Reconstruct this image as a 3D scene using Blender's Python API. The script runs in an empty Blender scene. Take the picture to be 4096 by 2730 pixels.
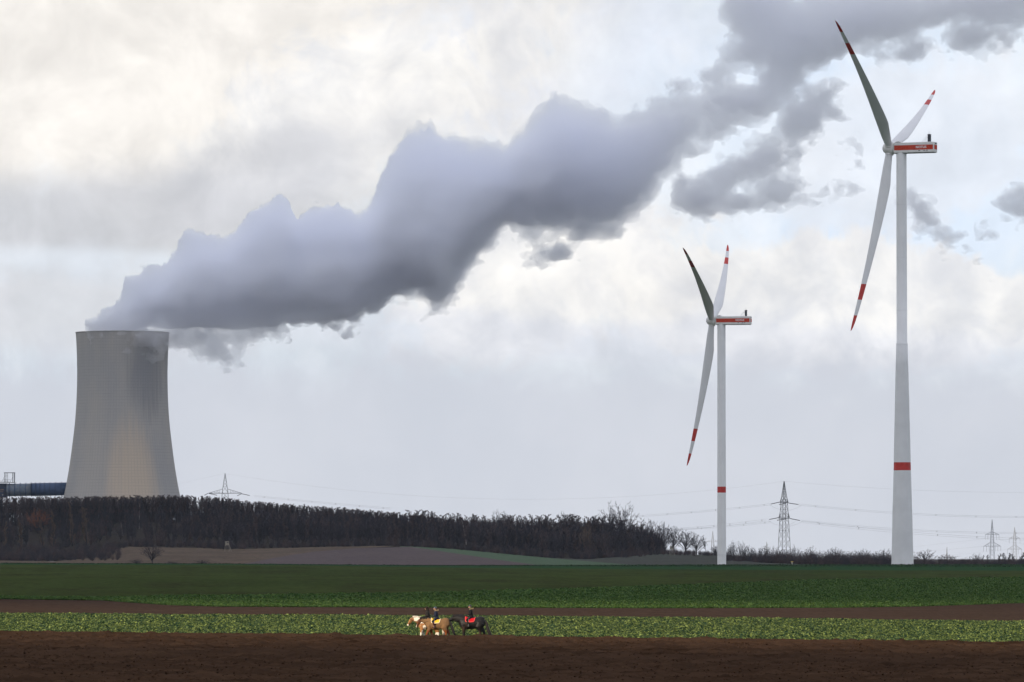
import bpy, bmesh, math, random
import numpy as np
from mathutils import Vector, Matrix

# ------------------------------------------------------------------ camera, sky, sun, exposure
scene = bpy.context.scene
COL = scene.collection
R = math.radians
F = 4096 * 200 / 36.0            # focal length in photograph pixels (200 mm on a 36 mm sensor)
EYE = 6.0
PITCH = math.atan((2230 - 1365) / F)
cam_d = bpy.data.cameras.new('camera')
cam_d.lens = 200
cam_d.sensor_width = 36
cam_d.clip_start = 1
cam_d.clip_end = 60000
cam = bpy.data.objects.new('camera', cam_d)
COL.objects.link(cam)
cam.location = (0, 0, EYE)
cam.rotation_euler = (math.pi / 2 + PITCH, 0, 0)
scene.camera = cam

SUN_EL = R(18)
SUN_AZ = Vector((-0.62, -0.785, 0)).normalized()          # horizontal direction towards the sun
SUN_DIR = (SUN_AZ * math.cos(SUN_EL) + Vector((0, 0, math.sin(SUN_EL)))).normalized()

w = bpy.data.worlds.new('World')
scene.world = w
w.use_nodes = True
nt = w.node_tree
nt.nodes.clear()


class NB:
    """small helper to write node trees as expressions"""

    def __init__(s, tree):
        s.t = tree

    def n(s, kind, **kw):
        x = s.t.nodes.new(kind)
        for k, v in kw.items():
            setattr(x, k, v)
        return x

    def put(s, sock, v):
        if v is None:
            return
        if isinstance(v, bpy.types.NodeSocket):
            s.t.links.new(v, sock)
        else:
            if sock.type == 'RGBA' and len(v) == 3:
                v = (*v, 1)
            sock.default_value = v

    def m(s, op, a, b=None, c=None, clamp=False):
        x = s.n('ShaderNodeMath', operation=op, use_clamp=clamp)
        s.put(x.inputs[0], a)
        s.put(x.inputs[1], b)
        s.put(x.inputs[2], c)
        return x.outputs[0]

    def v(s, op, a, b=None, scale=None):
        x = s.n('ShaderNodeVectorMath', operation=op)
        s.put(x.inputs[0], a)
        s.put(x.inputs[1], b)
        if scale is not None:
            s.put(x.inputs['Scale'], scale)
        return x.outputs['Value'] if op in ('DOT_PRODUCT', 'LENGTH', 'DISTANCE') else x.outputs['Vector']

    def noise(s, vec, scale=1.0, detail=4.0, rough=0.55, dist=0.0, color=False):
        x = s.n('ShaderNodeTexNoise')
        s.put(x.inputs['Vector'], vec)
        x.inputs['Scale'].default_value = scale
        x.inputs['Detail'].default_value = detail
        x.inputs['Roughness'].default_value = rough
        x.inputs['Distortion'].default_value = dist
        return x.outputs['Color' if color else 'Fac']

    def ramp(s, v, lo, hi, a=0.0, b=1.0, smooth=True):
        x = s.n('ShaderNodeMapRange', interpolation_type='SMOOTHSTEP' if smooth else 'LINEAR')
        s.put(x.inputs['Value'], v)
        for i, q in zip((1, 2, 3, 4), (lo, hi, a, b)):
            s.put(x.inputs[i], q)
        return x.outputs[0]

    def mix(s, f, a, b, mode='MIX'):
        x = s.n('ShaderNodeMix', data_type='RGBA', blend_type=mode)
        s.put(x.inputs[0], f)
        s.put(x.inputs[6], a)
        s.put(x.inputs[7], b)
        return x.outputs[2]

    def mapping(s, vec, scale=(1, 1, 1), loc=(0, 0, 0), rot=(0, 0, 0)):
        x = s.n('ShaderNodeMapping')
        s.put(x.inputs[0], vec)
        x.inputs['Location'].default_value = loc
        x.inputs['Rotation'].default_value = rot
        x.inputs['Scale'].default_value = scale
        return x.outputs[0]

    def sep(s, vec):
        x = s.n('ShaderNodeSeparateXYZ')
        s.put(x.inputs[0], vec)
        return x.outputs


CF = Vector((0, math.cos(PITCH), math.sin(PITCH)))
CU = Vector((0, -math.sin(PITCH), math.cos(PITCH)))


def P(px, py, Y):
    """the point at distance Y (metres) seen at pixel (px, py) of the 4096 px wide photograph"""
    d = CF + Vector((1, 0, 0)) * ((px - 2048) / F) + CU * ((1365 - py) / F)
    d = d * (Y / d.y)
    return Vector((d.x, Y, EYE + d.z))


# --- sky: Nishita blue behind layers of broken cloud, all in terms of direction
b = NB(nt)
D = b.n('ShaderNodeTexCoord').outputs['Generated']
sky = b.n('ShaderNodeTexSky', sky_type='NISHITA', sun_disc=False, sun_elevation=SUN_EL)
sky.sun_rotation = math.atan2(SUN_AZ.x, SUN_AZ.y)
sky.altitude = 100
sky.air_density = 1.0
sky.dust_density = 2.0
warp = b.v('SCALE', b.v('SUBTRACT', b.noise(D, 30, 3, 0.5, color=True), (0.5, 0.5, 0.5)), scale=0.02)
Dw = b.v('ADD', D, warp)
fb = b.noise(Dw, 24, 9, 0.58)          # cloud masses a few degrees across
fc = b.noise(Dw, 66, 8, 0.56)          # puffs
fe = b.noise(Dw, 190, 6, 0.6)          # ragged fringes
fd = b.noise(b.mapping(Dw, (0.7, 1, 1.5)), 14, 6, 0.55)   # broad swells
el = b.sep(D)[2]
nz = b.m('ADD', b.m('ADD', b.m('MULTIPLY', b.m('SUBTRACT', fb, 0.5), 1.7), b.m('MULTIPLY', b.m('SUBTRACT', fc, 0.5), 0.95)), b.m('MULTIPLY', b.m('SUBTRACT', fe, 0.5), 0.6))
# lit from the upper left: brighter where the cloud billows towards the light
Dl = b.v('ADD', Dw, (-0.0035, 0.0, 0.0055))
lit = b.m('ADD', b.m('SUBTRACT', fb, b.noise(Dl, 24, 9, 0.58)), b.m('MULTIPLY', b.m('SUBTRACT', fc, b.noise(Dl, 66, 8, 0.56)), 0.8))


def lobe(px, py, rx, ry, rot=0.0, amp=1.0, soft=0.6):
    """soft mass of clouds round one direction of the sky, its edge broken up by noise"""
    c = (P(px, py, 1.0) - Vector((0, 0, EYE))).normalized()
    ca, sa = math.cos(R(rot)), math.sin(R(rot))
    rr = Vector((ca, 0, 0)) + CU * sa
    uu = Vector((-sa, 0, 0)) + CU * ca
    d = b.v('SUBTRACT', D, tuple(c))
    a1 = b.m('DIVIDE', b.v('DOT_PRODUCT', d, tuple(rr)), rx / F)
    a2 = b.m('DIVIDE', b.v('DOT_PRODUCT', d, tuple(uu)), ry / F)
    q = b.m('SQRT', b.m('ADD', b.m('MULTIPLY', a1, a1), b.m('MULTIPLY', a2, a2)))
    q = b.m('ADD', q, b.m('MULTIPLY', nz, amp))
    return b.ramp(q, 1 + soft / 2, 1 - soft / 2)


BLUE = b.mix(0.8, b.v('SCALE', sky.outputs[0], scale=0.1), (0.76, 0.845, 0.95))
WARM = b.mix(b.ramp(fc, 0.3, 0.7), (0.885, 0.85, 0.805), (0.985, 0.945, 0.89))
WHITE = b.mix(b.ramp(fc, 0.32, 0.68), (0.78, 0.785, 0.81), (0.99, 0.965, 0.925))
GREY = b.mix(b.ramp(fc, 0.3, 0.7), (0.545, 0.555, 0.58), (0.64, 0.645, 0.675))
LAV = b.mix(b.ramp(fc, 0.3, 0.7), (0.66, 0.685, 0.76), (0.78, 0.80, 0.87))
c = BLUE
# general broken cloud over the upper sky, everywhere
cover = b.ramp(b.m('ADD', b.m('ADD', fb, b.m('MULTIPLY', b.m('SUBTRACT', fc, 0.5), 0.45)), b.m('MULTIPLY', b.m('SUBTRACT', fe, 0.5), 0.2)), 0.46, 0.60)
c = b.mix(b.m('MULTIPLY', cover, 0.45), c, b.mix(b.ramp(fd, 0.40, 0.62), (0.72, 0.735, 0.79), (0.92, 0.905, 0.90)))
# clouds seen in this part of the sky
c = b.mix(b.m('MULTIPLY', lobe(2050, 260, 950, 420, 0, 1.1, 0.6), 0.8), c, LAV)
c = b.mix(b.m('MULTIPLY', lobe(420, 130, 1750, 780, -6, 0.75, 0.6), 1.0), c, WARM)
c = b.mix(b.m('MULTIPLY', lobe(1500, 420, 640, 330, 30, 1.15, 0.32), 0.9), c, WHITE)
c = b.mix(b.m('MULTIPLY', lobe(150, 880, 1450, 175, 3, 0.5, 1.1), 0.92), c, GREY)
c = b.mix(b.m('MULTIPLY', lobe(1150, 700, 560, 150, 24, 0.8, 1.2), 0.6), c, (0.66, 0.665, 0.70))
c = b.mix(b.m('MULTIPLY', lobe(500, 1060, 900, 55, -4, 0.6, 1.2), 0.65), c, (0.80, 0.85, 0.92))
c = b.mix(b.m('MULTIPLY', lobe(3450, 600, 1050, 580, 0, 0.8, 0.8), 0.85), c, b.mix(b.ramp(fb, 0.35, 0.65), (0.74, 0.85, 1.0), (0.88, 0.925, 0.99)))
c = b.mix(b.m('MULTIPLY', lobe(2250, 1100, 660, 340, 14, 1.1, 0.28), 0.95), c, WHITE)
c = b.mix(b.m('MULTIPLY', lobe(3150, 1220, 1150, 250, -4, 1.15, 0.25), 0.92), c, WHITE)
c = b.mix(b.m('MULTIPLY', lobe(3650, 560, 560, 260, 20, 1.5, 0.5), 0.45), c, (0.86, 0.855, 0.88))
c = b.mix(b.m('MULTIPLY', lobe(2700, 1380, 1700, 110, -2, 1.3, 0.7), 0.6), c, LAV)
c = b.mix(b.m('MULTIPLY', lobe(100, 1230, 900, 170, -4, 1.1, 0.9), 0.8), c, (0.74, 0.745, 0.775))
c = b.v('SCALE', c, scale=b.m('ADD', 1.0, b.m('MULTIPLY', lit, 0.36)))
# lower sky: even pale grey-blue sheet
sheet = b.ramp(b.m('ADD', el, b.m('MULTIPLY', nz, 0.016)), (2230 - 1330) / F, (2230 - 1590) / F)
c = b.mix(b.m('MULTIPLY', sheet, 0.95), c, b.mix(b.ramp(fb, 0.3, 0.7), (0.605, 0.632, 0.70), (0.66, 0.682, 0.745)))
# higher up and behind: the undersides of the same broken cloud, greyer
up = b.ramp(el, 0.09, 0.5)
back = b.ramp(b.sep(D)[1], 0.55, -0.3)
over = b.mix(b.ramp(fd, 0.38, 0.62), (0.61, 0.66, 0.82), (0.80, 0.81, 0.89))
c = b.mix(b.m('MAXIMUM', up, back), c, over)
bg = b.n('ShaderNodeBackground')
bg.inputs['Strength'].default_value = 0.1
nt.links.new(b.v('SCALE', c, scale=10.0), bg.inputs['Color'])
wo = b.n('ShaderNodeOutputWorld')
nt.links.new(bg.outputs[0], wo.inputs['Surface'])
w.cycles.sampling_method = 'MANUAL'
w.cycles.sample_map_resolution = 1024

sun_d = bpy.data.lights.new('sun', 'SUN')
sun_d.energy = 5.0
sun_d.angle = R(0.5)
sun_d.color = (1.0, 0.83, 0.62)
sun = bpy.data.objects.new('sun', sun_d)
COL.objects.link(sun)
sun.rotation_euler = SUN_DIR.to_track_quat('Z', 'Y').to_euler()

vs = scene.view_settings
scene.display_settings.display_device = 'sRGB'
vs.view_transform = 'Standard'
vs.look = 'None'
vs.exposure = 0.08
vs.gamma = 1
vs.use_curve_mapping = False
scene.render.engine = 'CYCLES'
cy = scene.cycles
cy.use_denoising = True
try:
    cy.denoiser = 'OPENIMAGEDENOISE'
    cy.denoising_input_passes = 'RGB_ALBEDO_NORMAL'
    cy.denoising_prefilter = 'ACCURATE'
except Exception:
    pass
cy.max_bounces = 40
cy.diffuse_bounces = 3
cy.glossy_bounces = 2
cy.transmission_bounces = 4
cy.volume_bounces = 36
cy.transparent_max_bounces = 16
cy.caustics_reflective = False
cy.caustics_refractive = False
cy.sample_clamp_indirect = 4
scene.render.film_transparent = False

# ------------------------------------------------------------------ helpers
rnd = random.Random(7)


def tag(o, label=None, cat=None, group=None, kind=None):
    for k, v in (('label', label), ('category', cat), ('group', group), ('kind', kind)):
        if v:
            o[k] = v
    return o


def empty(name, loc, rz=0.0, label=None, cat=None, group=None):
    o = bpy.data.objects.new(name, None)
    COL.objects.link(o)
    o.empty_display_size = 1
    o.location = loc
    o.rotation_euler = (0, 0, rz)
    return tag(o, label, cat, group)


def link(name, me, parent=None, mat=None):
    o = bpy.data.objects.new(name, me)
    COL.objects.link(o)
    if mat is not None and not me.materials:
        for q in (mat if isinstance(mat, (list, tuple)) else [mat]):
            me.materials.append(q)
    if parent is not None:
        o.parent = parent
    return o


def np_mesh(name, verts, faces, smooth=False):
    """faces: int array (n,3) or (n,4)"""
    verts = np.asarray(verts, np.float32)
    faces = np.asarray(faces, np.int32)
    me = bpy.data.meshes.new(name)
    n, k = faces.shape
    me.vertices.add(len(verts))
    me.vertices.foreach_set('co', verts.ravel())
    me.loops.add(n * k)
    me.loops.foreach_set('vertex_index', faces.ravel())
    me.polygons.add(n)
    me.polygons.foreach_set('loop_start', np.arange(0, n * k, k, dtype=np.int32))
    me.polygons.foreach_set('loop_total', np.full(n, k, np.int32))
    me.update(calc_edges=True)
    me.validate()
    if smooth:
        me.polygons.foreach_set('use_smooth', np.ones(len(me.polygons), bool))
    return me


class MB:
    """collects shapes and links them as one mesh object"""

    def __init__(s):
        s.v, s.f = [], []

    def add(s, vs_, fs):
        o = len(s.v)
        s.v += [tuple(q) for q in vs_]
        s.f += [tuple(i + o for i in f) for f in fs]

    def box(s, lo, hi, M=None):
        (x0, y0, z0), (x1, y1, z1) = lo, hi
        vv = [Vector(q) for q in ((x0, y0, z0), (x1, y0, z0), (x1, y1, z0), (x0, y1, z0), (x0, y0, z1), (x1, y0, z1), (x1, y1, z1), (x0, y1, z1))]
        if M is not None:
            vv = [M @ q for q in vv]
        s.add(vv, [(0, 3, 2, 1), (4, 5, 6, 7), (0, 1, 5, 4), (1, 2, 6, 5), (2, 3, 7, 6), (3, 0, 4, 7)])

    def tube(s, pts, radii, n=6, cap=True, squash=None):
        pts = [Vector(p) for p in pts]
        if not isinstance(radii, (list, tuple)):
            radii = [radii] * len(pts)
        o = len(s.v)
        prev = None
        for i, p in enumerate(pts):
            t = (pts[min(i + 1, len(pts) - 1)] - pts[max(i - 1, 0)])
            t = t.normalized() if t.length > 1e-9 else Vector((0, 0, 1))
            if prev is None:
                a = t.cross(Vector((0, 1, 0)) if abs(t.y) < 0.9 else Vector((1, 0, 0))).normalized()
            else:
                a = (prev - t * prev.dot(t)).normalized()
            prev = a
            c_ = t.cross(a)
            r = radii[i]
            ra, rc = (r if isinstance(r, tuple) else (r, r))
            for k in range(n):
                q = 2 * math.pi * k / n
                s.v.append(tuple(p + a * (math.cos(q) * rc) + c_ * (math.sin(q) * ra)))
        for i in range(len(pts) - 1):
            for k in range(n):
                k2 = (k + 1) % n
                s.f.append((o + i * n + k, o + i * n + k2, o + (i + 1) * n + k2, o + (i + 1) * n + k))
        if cap:
            s.f.append(tuple(o + k for k in range(n))[::-1])
            e = o + (len(pts) - 1) * n
            s.f.append(tuple(e + k for k in range(n)))

    def lathe(s, prof, n=48, cap=False):
        o = len(s.v)
        for (r, z) in prof:
            for k in range(n):
                q = 2 * math.pi * k / n
                s.v.append((math.cos(q) * r, math.sin(q) * r, z))
        for i in range(len(prof) - 1):
            for k in range(n):
                k2 = (k + 1) % n
                s.f.append((o + i * n + k, o + i * n + k2, o + (i + 1) * n + k2, o + (i + 1) * n + k))
        if cap:
            s.f.append(tuple(o + k for k in range(n))[::-1])
            e = o + (len(prof) - 1) * n
            s.f.append(tuple(e + k for k in range(n)))

    def ball(s, c_, r, n=12, m=8):
        rx, ry, rz = r if isinstance(r, (tuple, list)) else (r, r, r)
        o = len(s.v)
        c_ = Vector(c_)
        for j in range(1, m):
            t = math.pi * j / m
            for k in range(n):
                q = 2 * math.pi * k / n
                s.v.append(tuple(c_ + Vector((rx * math.sin(t) * math.cos(q), ry * math.sin(t) * math.sin(q), rz * math.cos(t)))))
        s.v.append(tuple(c_ + Vector((0, 0, rz))))
        s.v.append(tuple(c_ - Vector((0, 0, rz))))
        T, B = len(s.v) - 2, len(s.v) - 1
        for j in range(m - 2):
            for k in range(n):
                k2 = (k + 1) % n
                s.f.append((o + j * n + k, o + (j + 1) * n + k, o + (j + 1) * n + k2, o + j * n + k2))
        for k in range(n):
            k2 = (k + 1) % n
            s.f.append((T, o + k, o + k2))
            s.f.append((B, o + (m - 2) * n + k2, o + (m - 2) * n + k))

    def mesh(s, name, smooth=False):
        me = bpy.data.meshes.new(name)
        me.from_pydata(s.v, [], s.f)
        me.update()
        if smooth:
            me.polygons.foreach_set('use_smooth', np.ones(len(me.polygons), bool))
        return me

    def build(s, name, mat, parent=None, smooth=False):
        return link(name, s.mesh(name, smooth), parent, mat)


# --- lattice noise for geometry
def lattice(seed, n=64, dim=3):
    return np.random.RandomState(seed).rand(*([n] * dim)).astype(np.float32)


def vnoise(pts, seed):
    """smooth value noise in 0..1 at pts (tuple of equal-shaped coordinate arrays)"""
    dim = len(pts)
    n = 64 if dim == 3 else 256
    L = lattice(seed, n, dim)
    i0, fr = [], []
    for p in pts:
        f_ = np.floor(p)
        t = (p - f_).astype(np.float32)
        i0.append(f_.astype(np.int32) % n)
        fr.append(t * t * (3 - 2 * t))
    i1 = [(q + 1) % n for q in i0]
    if dim == 2:
        a = L[i0[0], i0[1]] * (1 - fr[0]) + L[i1[0], i0[1]] * fr[0]
        c_ = L[i0[0], i1[1]] * (1 - fr[0]) + L[i1[0], i1[1]] * fr[0]
        return a * (1 - fr[1]) + c_ * fr[1]
    out = 0
    for k in (0, 1):
        z_ = i1[2] if k else i0[2]
        a = L[i0[0], i0[1], z_] * (1 - fr[0]) + L[i1[0], i0[1], z_] * fr[0]
        c_ = L[i0[0], i1[1], z_] * (1 - fr[0]) + L[i1[0], i1[1], z_] * fr[0]
        out = out + (a * (1 - fr[1]) + c_ * fr[1]) * (fr[2] if k else 1 - fr[2])
    return out


def fbm(pts, octaves=4, seed=1, gain=0.5, lac=2.03):
    amp, tot, out = 1.0, 0.0, 0.0
    for i in range(octaves):
        k = lac ** i
        out = out + amp * vnoise([p * k + 17.3 * i for p in pts], seed + i)
        tot += amp
        amp *= gain
    return out / tot - 0.5


# ------------------------------------------------------------------ materials
def material(name, fn, rough=0.8, spec=0.3):
    m_ = bpy.data.materials.new(name)
    m_.use_nodes = True
    t = m_.node_tree
    bs = t.nodes['Principled BSDF']
    bs.inputs['Roughness'].default_value = rough
    bs.inputs['Specular IOR Level'].default_value = spec
    nb = NB(t)
    co = nb.n('ShaderNodeTexCoord').outputs['Object']
    pos = nb.n('ShaderNodeNewGeometry').outputs['Position']
    r = fn(nb, co, pos)
    if isinstance(r, tuple) and len(r) == 2 and isinstance(r[1], bpy.types.NodeSocket):
        col, height = r
        bp = nb.n('ShaderNodeBump')
        bp.inputs['Strength'].default_value = 0.6
        bp.inputs['Distance'].default_value = 0.1
        t.links.new(height, bp.inputs['Height'])
        t.links.new(bp.outputs[0], bs.inputs['Normal'])
    else:
        col = r
    nb.put(bs.inputs['Base Color'], col)
    return m_


def plain(name, colour, var=0.15, scale=3.0, rough=0.7, spec=0.3, detail=5):
    """one colour with a little uneven wear"""
    def fn(nb, co, pos):
        lo = tuple(x * (1 - var) for x in colour)
        hi = tuple(min(1, x * (1 + var)) for x in colour)
        return nb.mix(nb.ramp(nb.noise(co, scale, detail, 0.6), 0.3, 0.7), lo, hi)
    return material(name, fn, rough, spec)


def mottled(name, stops, scale, rough=0.95, stretch=(1, 1, 1), fine=0.0, spec=0.0, bump=False, world=True):
    """two or three colours in patches, with finer grain on top"""
    def fn(nb, co, pos):
        v_ = nb.mapping(pos if world else co, stretch)
        n1 = nb.noise(v_, scale, 6, 0.6)
        col = nb.mix(nb.ramp(n1, 0.36, 0.64), stops[0], stops[1])
        n2 = nb.noise(v_, scale * 6.3, 5, 0.65)
        col = nb.mix(nb.ramp(n2, 0.42, 0.7), col, stops[2] if len(stops) > 2 else stops[0])
        if fine:
            n3 = nb.noise(pos if world else co, fine, 4, 0.7)
            col = nb.mix(nb.ramp(n3, 0.3, 0.75, 0.0, 0.55), col, (stops[1][0] * 1.9, stops[1][1] * 1.9, stops[1][2] * 1.9))
            if bump:
                return (col, n3)
        return col
    return material(name, fn, rough, spec)


M = {}
def soil_fn(nb, co, pos):
    n1 = nb.noise(nb.mapping(pos, (0.35, 1, 1)), 0.5, 6, 0.6)
    col = nb.mix(nb.ramp(n1, 0.36, 0.64), (0.040, 0.0235, 0.0145), (0.058, 0.034, 0.021))
    # furrow lines with their shade painted dark, and drier crumbled strips, running with the ploughing
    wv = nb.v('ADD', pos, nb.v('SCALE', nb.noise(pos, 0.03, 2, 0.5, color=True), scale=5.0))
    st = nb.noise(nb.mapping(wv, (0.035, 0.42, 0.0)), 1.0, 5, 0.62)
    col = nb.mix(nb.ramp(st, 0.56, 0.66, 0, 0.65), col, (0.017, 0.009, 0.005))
    col = nb.mix(nb.ramp(st, 0.44, 0.30, 0, 0.55), col, (0.088, 0.052, 0.029))
    n2 = nb.noise(pos, 3.0, 5, 0.7)
    col = nb.mix(nb.ramp(n2, 0.55, 0.75, 0, 0.6), col, (0.020, 0.010, 0.006))
    n3 = nb.noise(pos, 5.0, 4, 0.7)
    col = nb.mix(nb.ramp(n3, 0.62, 0.8, 0, 0.5), col, (0.110, 0.066, 0.036))
    return (col, n2)


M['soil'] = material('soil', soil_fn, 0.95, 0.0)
M['soil_strip'] = mottled('soil_strip', [(0.036, 0.024, 0.018), (0.050, 0.033, 0.024), (0.028, 0.019, 0.015)], 0.12, stretch=(0.3, 1, 1), fine=1.5)
M['under_crop'] = mottled('under_crop', [(0.014, 0.028, 0.014), (0.022, 0.036, 0.016)], 0.5)
M['mid_green'] = mottled('mid_green', [(0.032, 0.058, 0.019), (0.044, 0.074, 0.022), (0.024, 0.042, 0.017)], 0.06, stretch=(0.6, 0.25, 1), fine=0.9)
M['dark_green'] = mottled('dark_green', [(0.024, 0.035, 0.012), (0.040, 0.053, 0.017), (0.021, 0.020, 0.011)], 0.02, stretch=(0.45, 0.10, 1), fine=0.6)
M['blue_green'] = mottled('blue_green', [(0.016, 0.040, 0.021), (0.022, 0.052, 0.024), (0.034, 0.055, 0.016)], 0.05, stretch=(0.7, 0.2, 1), fine=0.7)
M['dry_grass'] = mottled('dry_grass', [(0.070, 0.052, 0.040), (0.105, 0.078, 0.058), (0.050, 0.046, 0.034)], 0.03, stretch=(1, 0.4, 1), fine=0.35)
M['plough'] = mottled('plough', [(0.078, 0.062, 0.062), (0.092, 0.073, 0.070), (0.070, 0.058, 0.057)], 0.02, stretch=(1, 0.35, 1), fine=0.4)
M['winter_green'] = mottled('winter_green', [(0.060, 0.090, 0.055), (0.072, 0.100, 0.062), (0.055, 0.080, 0.052)], 0.02, stretch=(1, 0.3, 1), fine=0.4)
M['grey_field'] = mottled('grey_field', [(0.050, 0.052, 0.044), (0.060, 0.060, 0.052), (0.045, 0.050, 0.040)], 0.02, stretch=(1, 0.3, 1), fine=0.4)
M['bank_green'] = mottled('bank_green', [(0.022, 0.050, 0.020), (0.030, 0.060, 0.024), (0.030, 0.040, 0.022)], 0.04)
M['wood_floor'] = mottled('wood_floor', [(0.030, 0.026, 0.022), (0.042, 0.034, 0.028)], 0.05)


def concrete_fn(nb, co, pos):
    s = nb.sep(co)
    ang = nb.m('ARCTAN2', s[1], s[0])
    z = s[2]
    # meridian and lift joints of the climbing formwork
    ga = nb.m('ABSOLUTE', nb.m('SUBTRACT', nb.m('FRACT', nb.m('MULTIPLY', ang, 26 * 4 / (2 * math.pi))), 0.5))
    gz = nb.m('ABSOLUTE', nb.m('SUBTRACT', nb.m('FRACT', nb.m('MULTIPLY', z, 1 / 2.9)), 0.5))
    wv = nb.noise(nb.mapping(co, (0.05, 0.05, 0.3)), 1.0, 3, 0.6)
    ja = nb.m('MULTIPLY', nb.ramp(ga, 0.40, 0.47), nb.ramp(wv, 0.35, 0.6, 0.25, 1))
    jz = nb.m('MULTIPLY', nb.ramp(gz, 0.37, 0.46), nb.ramp(wv, 0.3, 0.65, 1, 0.25))
    joint = nb.m('MAXIMUM', ja, jz)
    cyl = nb.n('ShaderNodeCombineXYZ')
    nb.put(cyl.inputs[0], nb.m('MULTIPLY', ang, 42.0))
    nb.put(cyl.inputs[1], 0.0)
    nb.put(cyl.inputs[2], z)
    cyl = cyl.outputs[0]
    big = nb.noise(nb.mapping(cyl, (0.03, 1, 0.012)), 1.0, 4, 0.55)
    col = nb.mix(nb.ramp(big, 0.35, 0.65), (0.385, 0.372, 0.350), (0.445, 0.415, 0.365))
    streak = nb.noise(nb.mapping(cyl, (0.35, 1, 0.015)), 1.0, 5, 0.6)
    col = nb.mix(nb.ramp(streak, 0.45, 0.75, 0, 0.22), col, (0.30, 0.295, 0.285))
    fine = nb.noise(cyl, 0.25, 5, 0.65)
    col = nb.mix(nb.ramp(fine, 0.35, 0.8, 0, 0.25), col, (0.43, 0.415, 0.385))
    # the soot-dark damp stain below the rim on one side
    sx = nb.m('DIVIDE', nb.m('SUBTRACT', ang, -0.92), 0.50)
    sz = nb.m('DIVIDE', nb.m('SUBTRACT', z, 130.0), 40.0)
    q = nb.m('ADD', nb.m('ADD', nb.m('MULTIPLY', sx, sx), nb.m('MULTIPLY', sz, sz)), nb.m('MULTIPLY', nb.m('SUBTRACT', streak, 0.5), 2.2))
    col = nb.mix(nb.ramp(q, 1.5, 0.0, 0, 0.5), col, (0.15, 0.165, 0.19))
    q2 = nb.m('DIVIDE', nb.m('SUBTRACT', ang, -1.32), 0.52)  # warm pool of sunlight painted into the concrete low on the shell
    q3 = nb.m('DIVIDE', nb.m('SUBTRACT', z, 28.0), 62.0)
    qq = nb.m('ADD', nb.m('ADD', nb.m('MULTIPLY', q2, q2), nb.m('MULTIPLY', q3, q3)), nb.m('MULTIPLY', nb.m('SUBTRACT', streak, 0.5), 1.2))
    col = nb.mix(nb.ramp(qq, 1.5, 0.0, 0, 0.9), col, (0.58, 0.48, 0.36))
    col = nb.mix(nb.m('MULTIPLY', joint, 0.25), col, (0.13, 0.13, 0.13))
    return col


M['concrete'] = material('concrete', concrete_fn, 0.9, 0.15)
M['steel_white'] = plain('steel_white', (0.84, 0.84, 0.825), 0.04, 0.12, 0.38, 0.4)
M['tower_grey'] = plain('tower_grey', (0.76, 0.76, 0.75), 0.05, 0.12, 0.5, 0.35)
M['blade_white'] = plain('blade_white', (0.72, 0.725, 0.715), 0.04, 0.1, 0.35, 0.45)
M['red'] = plain('red', (0.50, 0.035, 0.025), 0.12, 0.5, 0.45, 0.35)
M['stripe_red'] = mottled('stripe_red', [(0.46, 0.038, 0.022), (0.56, 0.055, 0.03), (0.60, 0.12, 0.06)], 0.35, rough=0.45, world=False)
M['panel_white'] = plain('panel_white', (0.72, 0.71, 0.67), 0.07, 0.5, 0.5, 0.35)
M['letter'] = plain('letter', (0.80, 0.80, 0.78), 0.03, 1, 0.5)
M['dark_metal'] = plain('dark_metal', (0.030, 0.034, 0.042), 0.3, 2, 0.5)
M['galv'] = plain('galv', (0.10, 0.105, 0.105), 0.2, 0.4, 0.6)
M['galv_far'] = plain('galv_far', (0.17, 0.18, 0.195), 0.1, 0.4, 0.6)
M['insulator'] = plain('insulator', (0.045, 0.045, 0.048), 0.2, 1, 0.4)
M['wire'] = plain('wire', (0.20, 0.20, 0.205), 0.1, 0.1, 0.5)
M['duct_blue'] = mottled('duct_blue', [(0.040, 0.075, 0.150), (0.050, 0.088, 0.170), (0.034, 0.064, 0.125)], 0.12, rough=0.5, spec=0.3, world=False)
M['duct_pale'] = mottled('duct_pale', [(0.105, 0.150, 0.200), (0.135, 0.175, 0.215), (0.24, 0.23, 0.22)], 0.1, rough=0.5, spec=0.3, world=False)
M['steel_blue'] = plain('steel_blue', (0.030, 0.045, 0.085), 0.25, 0.2, 0.5)
M['rust_panel'] = plain('rust_panel', (0.20, 0.15, 0.13), 0.2, 0.3, 0.7)
M['bark'] = plain('bark', (0.052, 0.044, 0.046), 0.25, 0.8, 0.9, 0.1)
M['twig'] = plain('twig', (0.050, 0.042, 0.048), 0.3, 0.25, 0.9, 0.1)
M['twig_brown'] = plain('twig_brown', (0.092, 0.064, 0.060), 0.3, 0.2, 0.9, 0.1)
M['twig_tan'] = plain('twig_tan', (0.135, 0.094, 0.066), 0.3, 0.3, 0.9, 0.1)
M['twig_rust'] = plain('twig_rust', (0.20, 0.080, 0.045), 0.3, 0.3, 0.9, 0.1)
M['birch_bark'] = plain('birch_bark', (0.30, 0.27, 0.25), 0.35, 2.5, 0.8, 0.1)
M['needle'] = plain('needle', (0.016, 0.026, 0.016), 0.3, 0.4, 0.9, 0.1)
M['hide_wood'] = plain('hide_wood', (0.26, 0.23, 0.18), 0.25, 1.5, 0.8)
M['post_white'] = plain('post_white', (0.55, 0.52, 0.44), 0.1, 2, 0.6)
M['post_yellow'] = plain('post_yellow', (0.62, 0.46, 0.10), 0.12, 2, 0.5)

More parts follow.
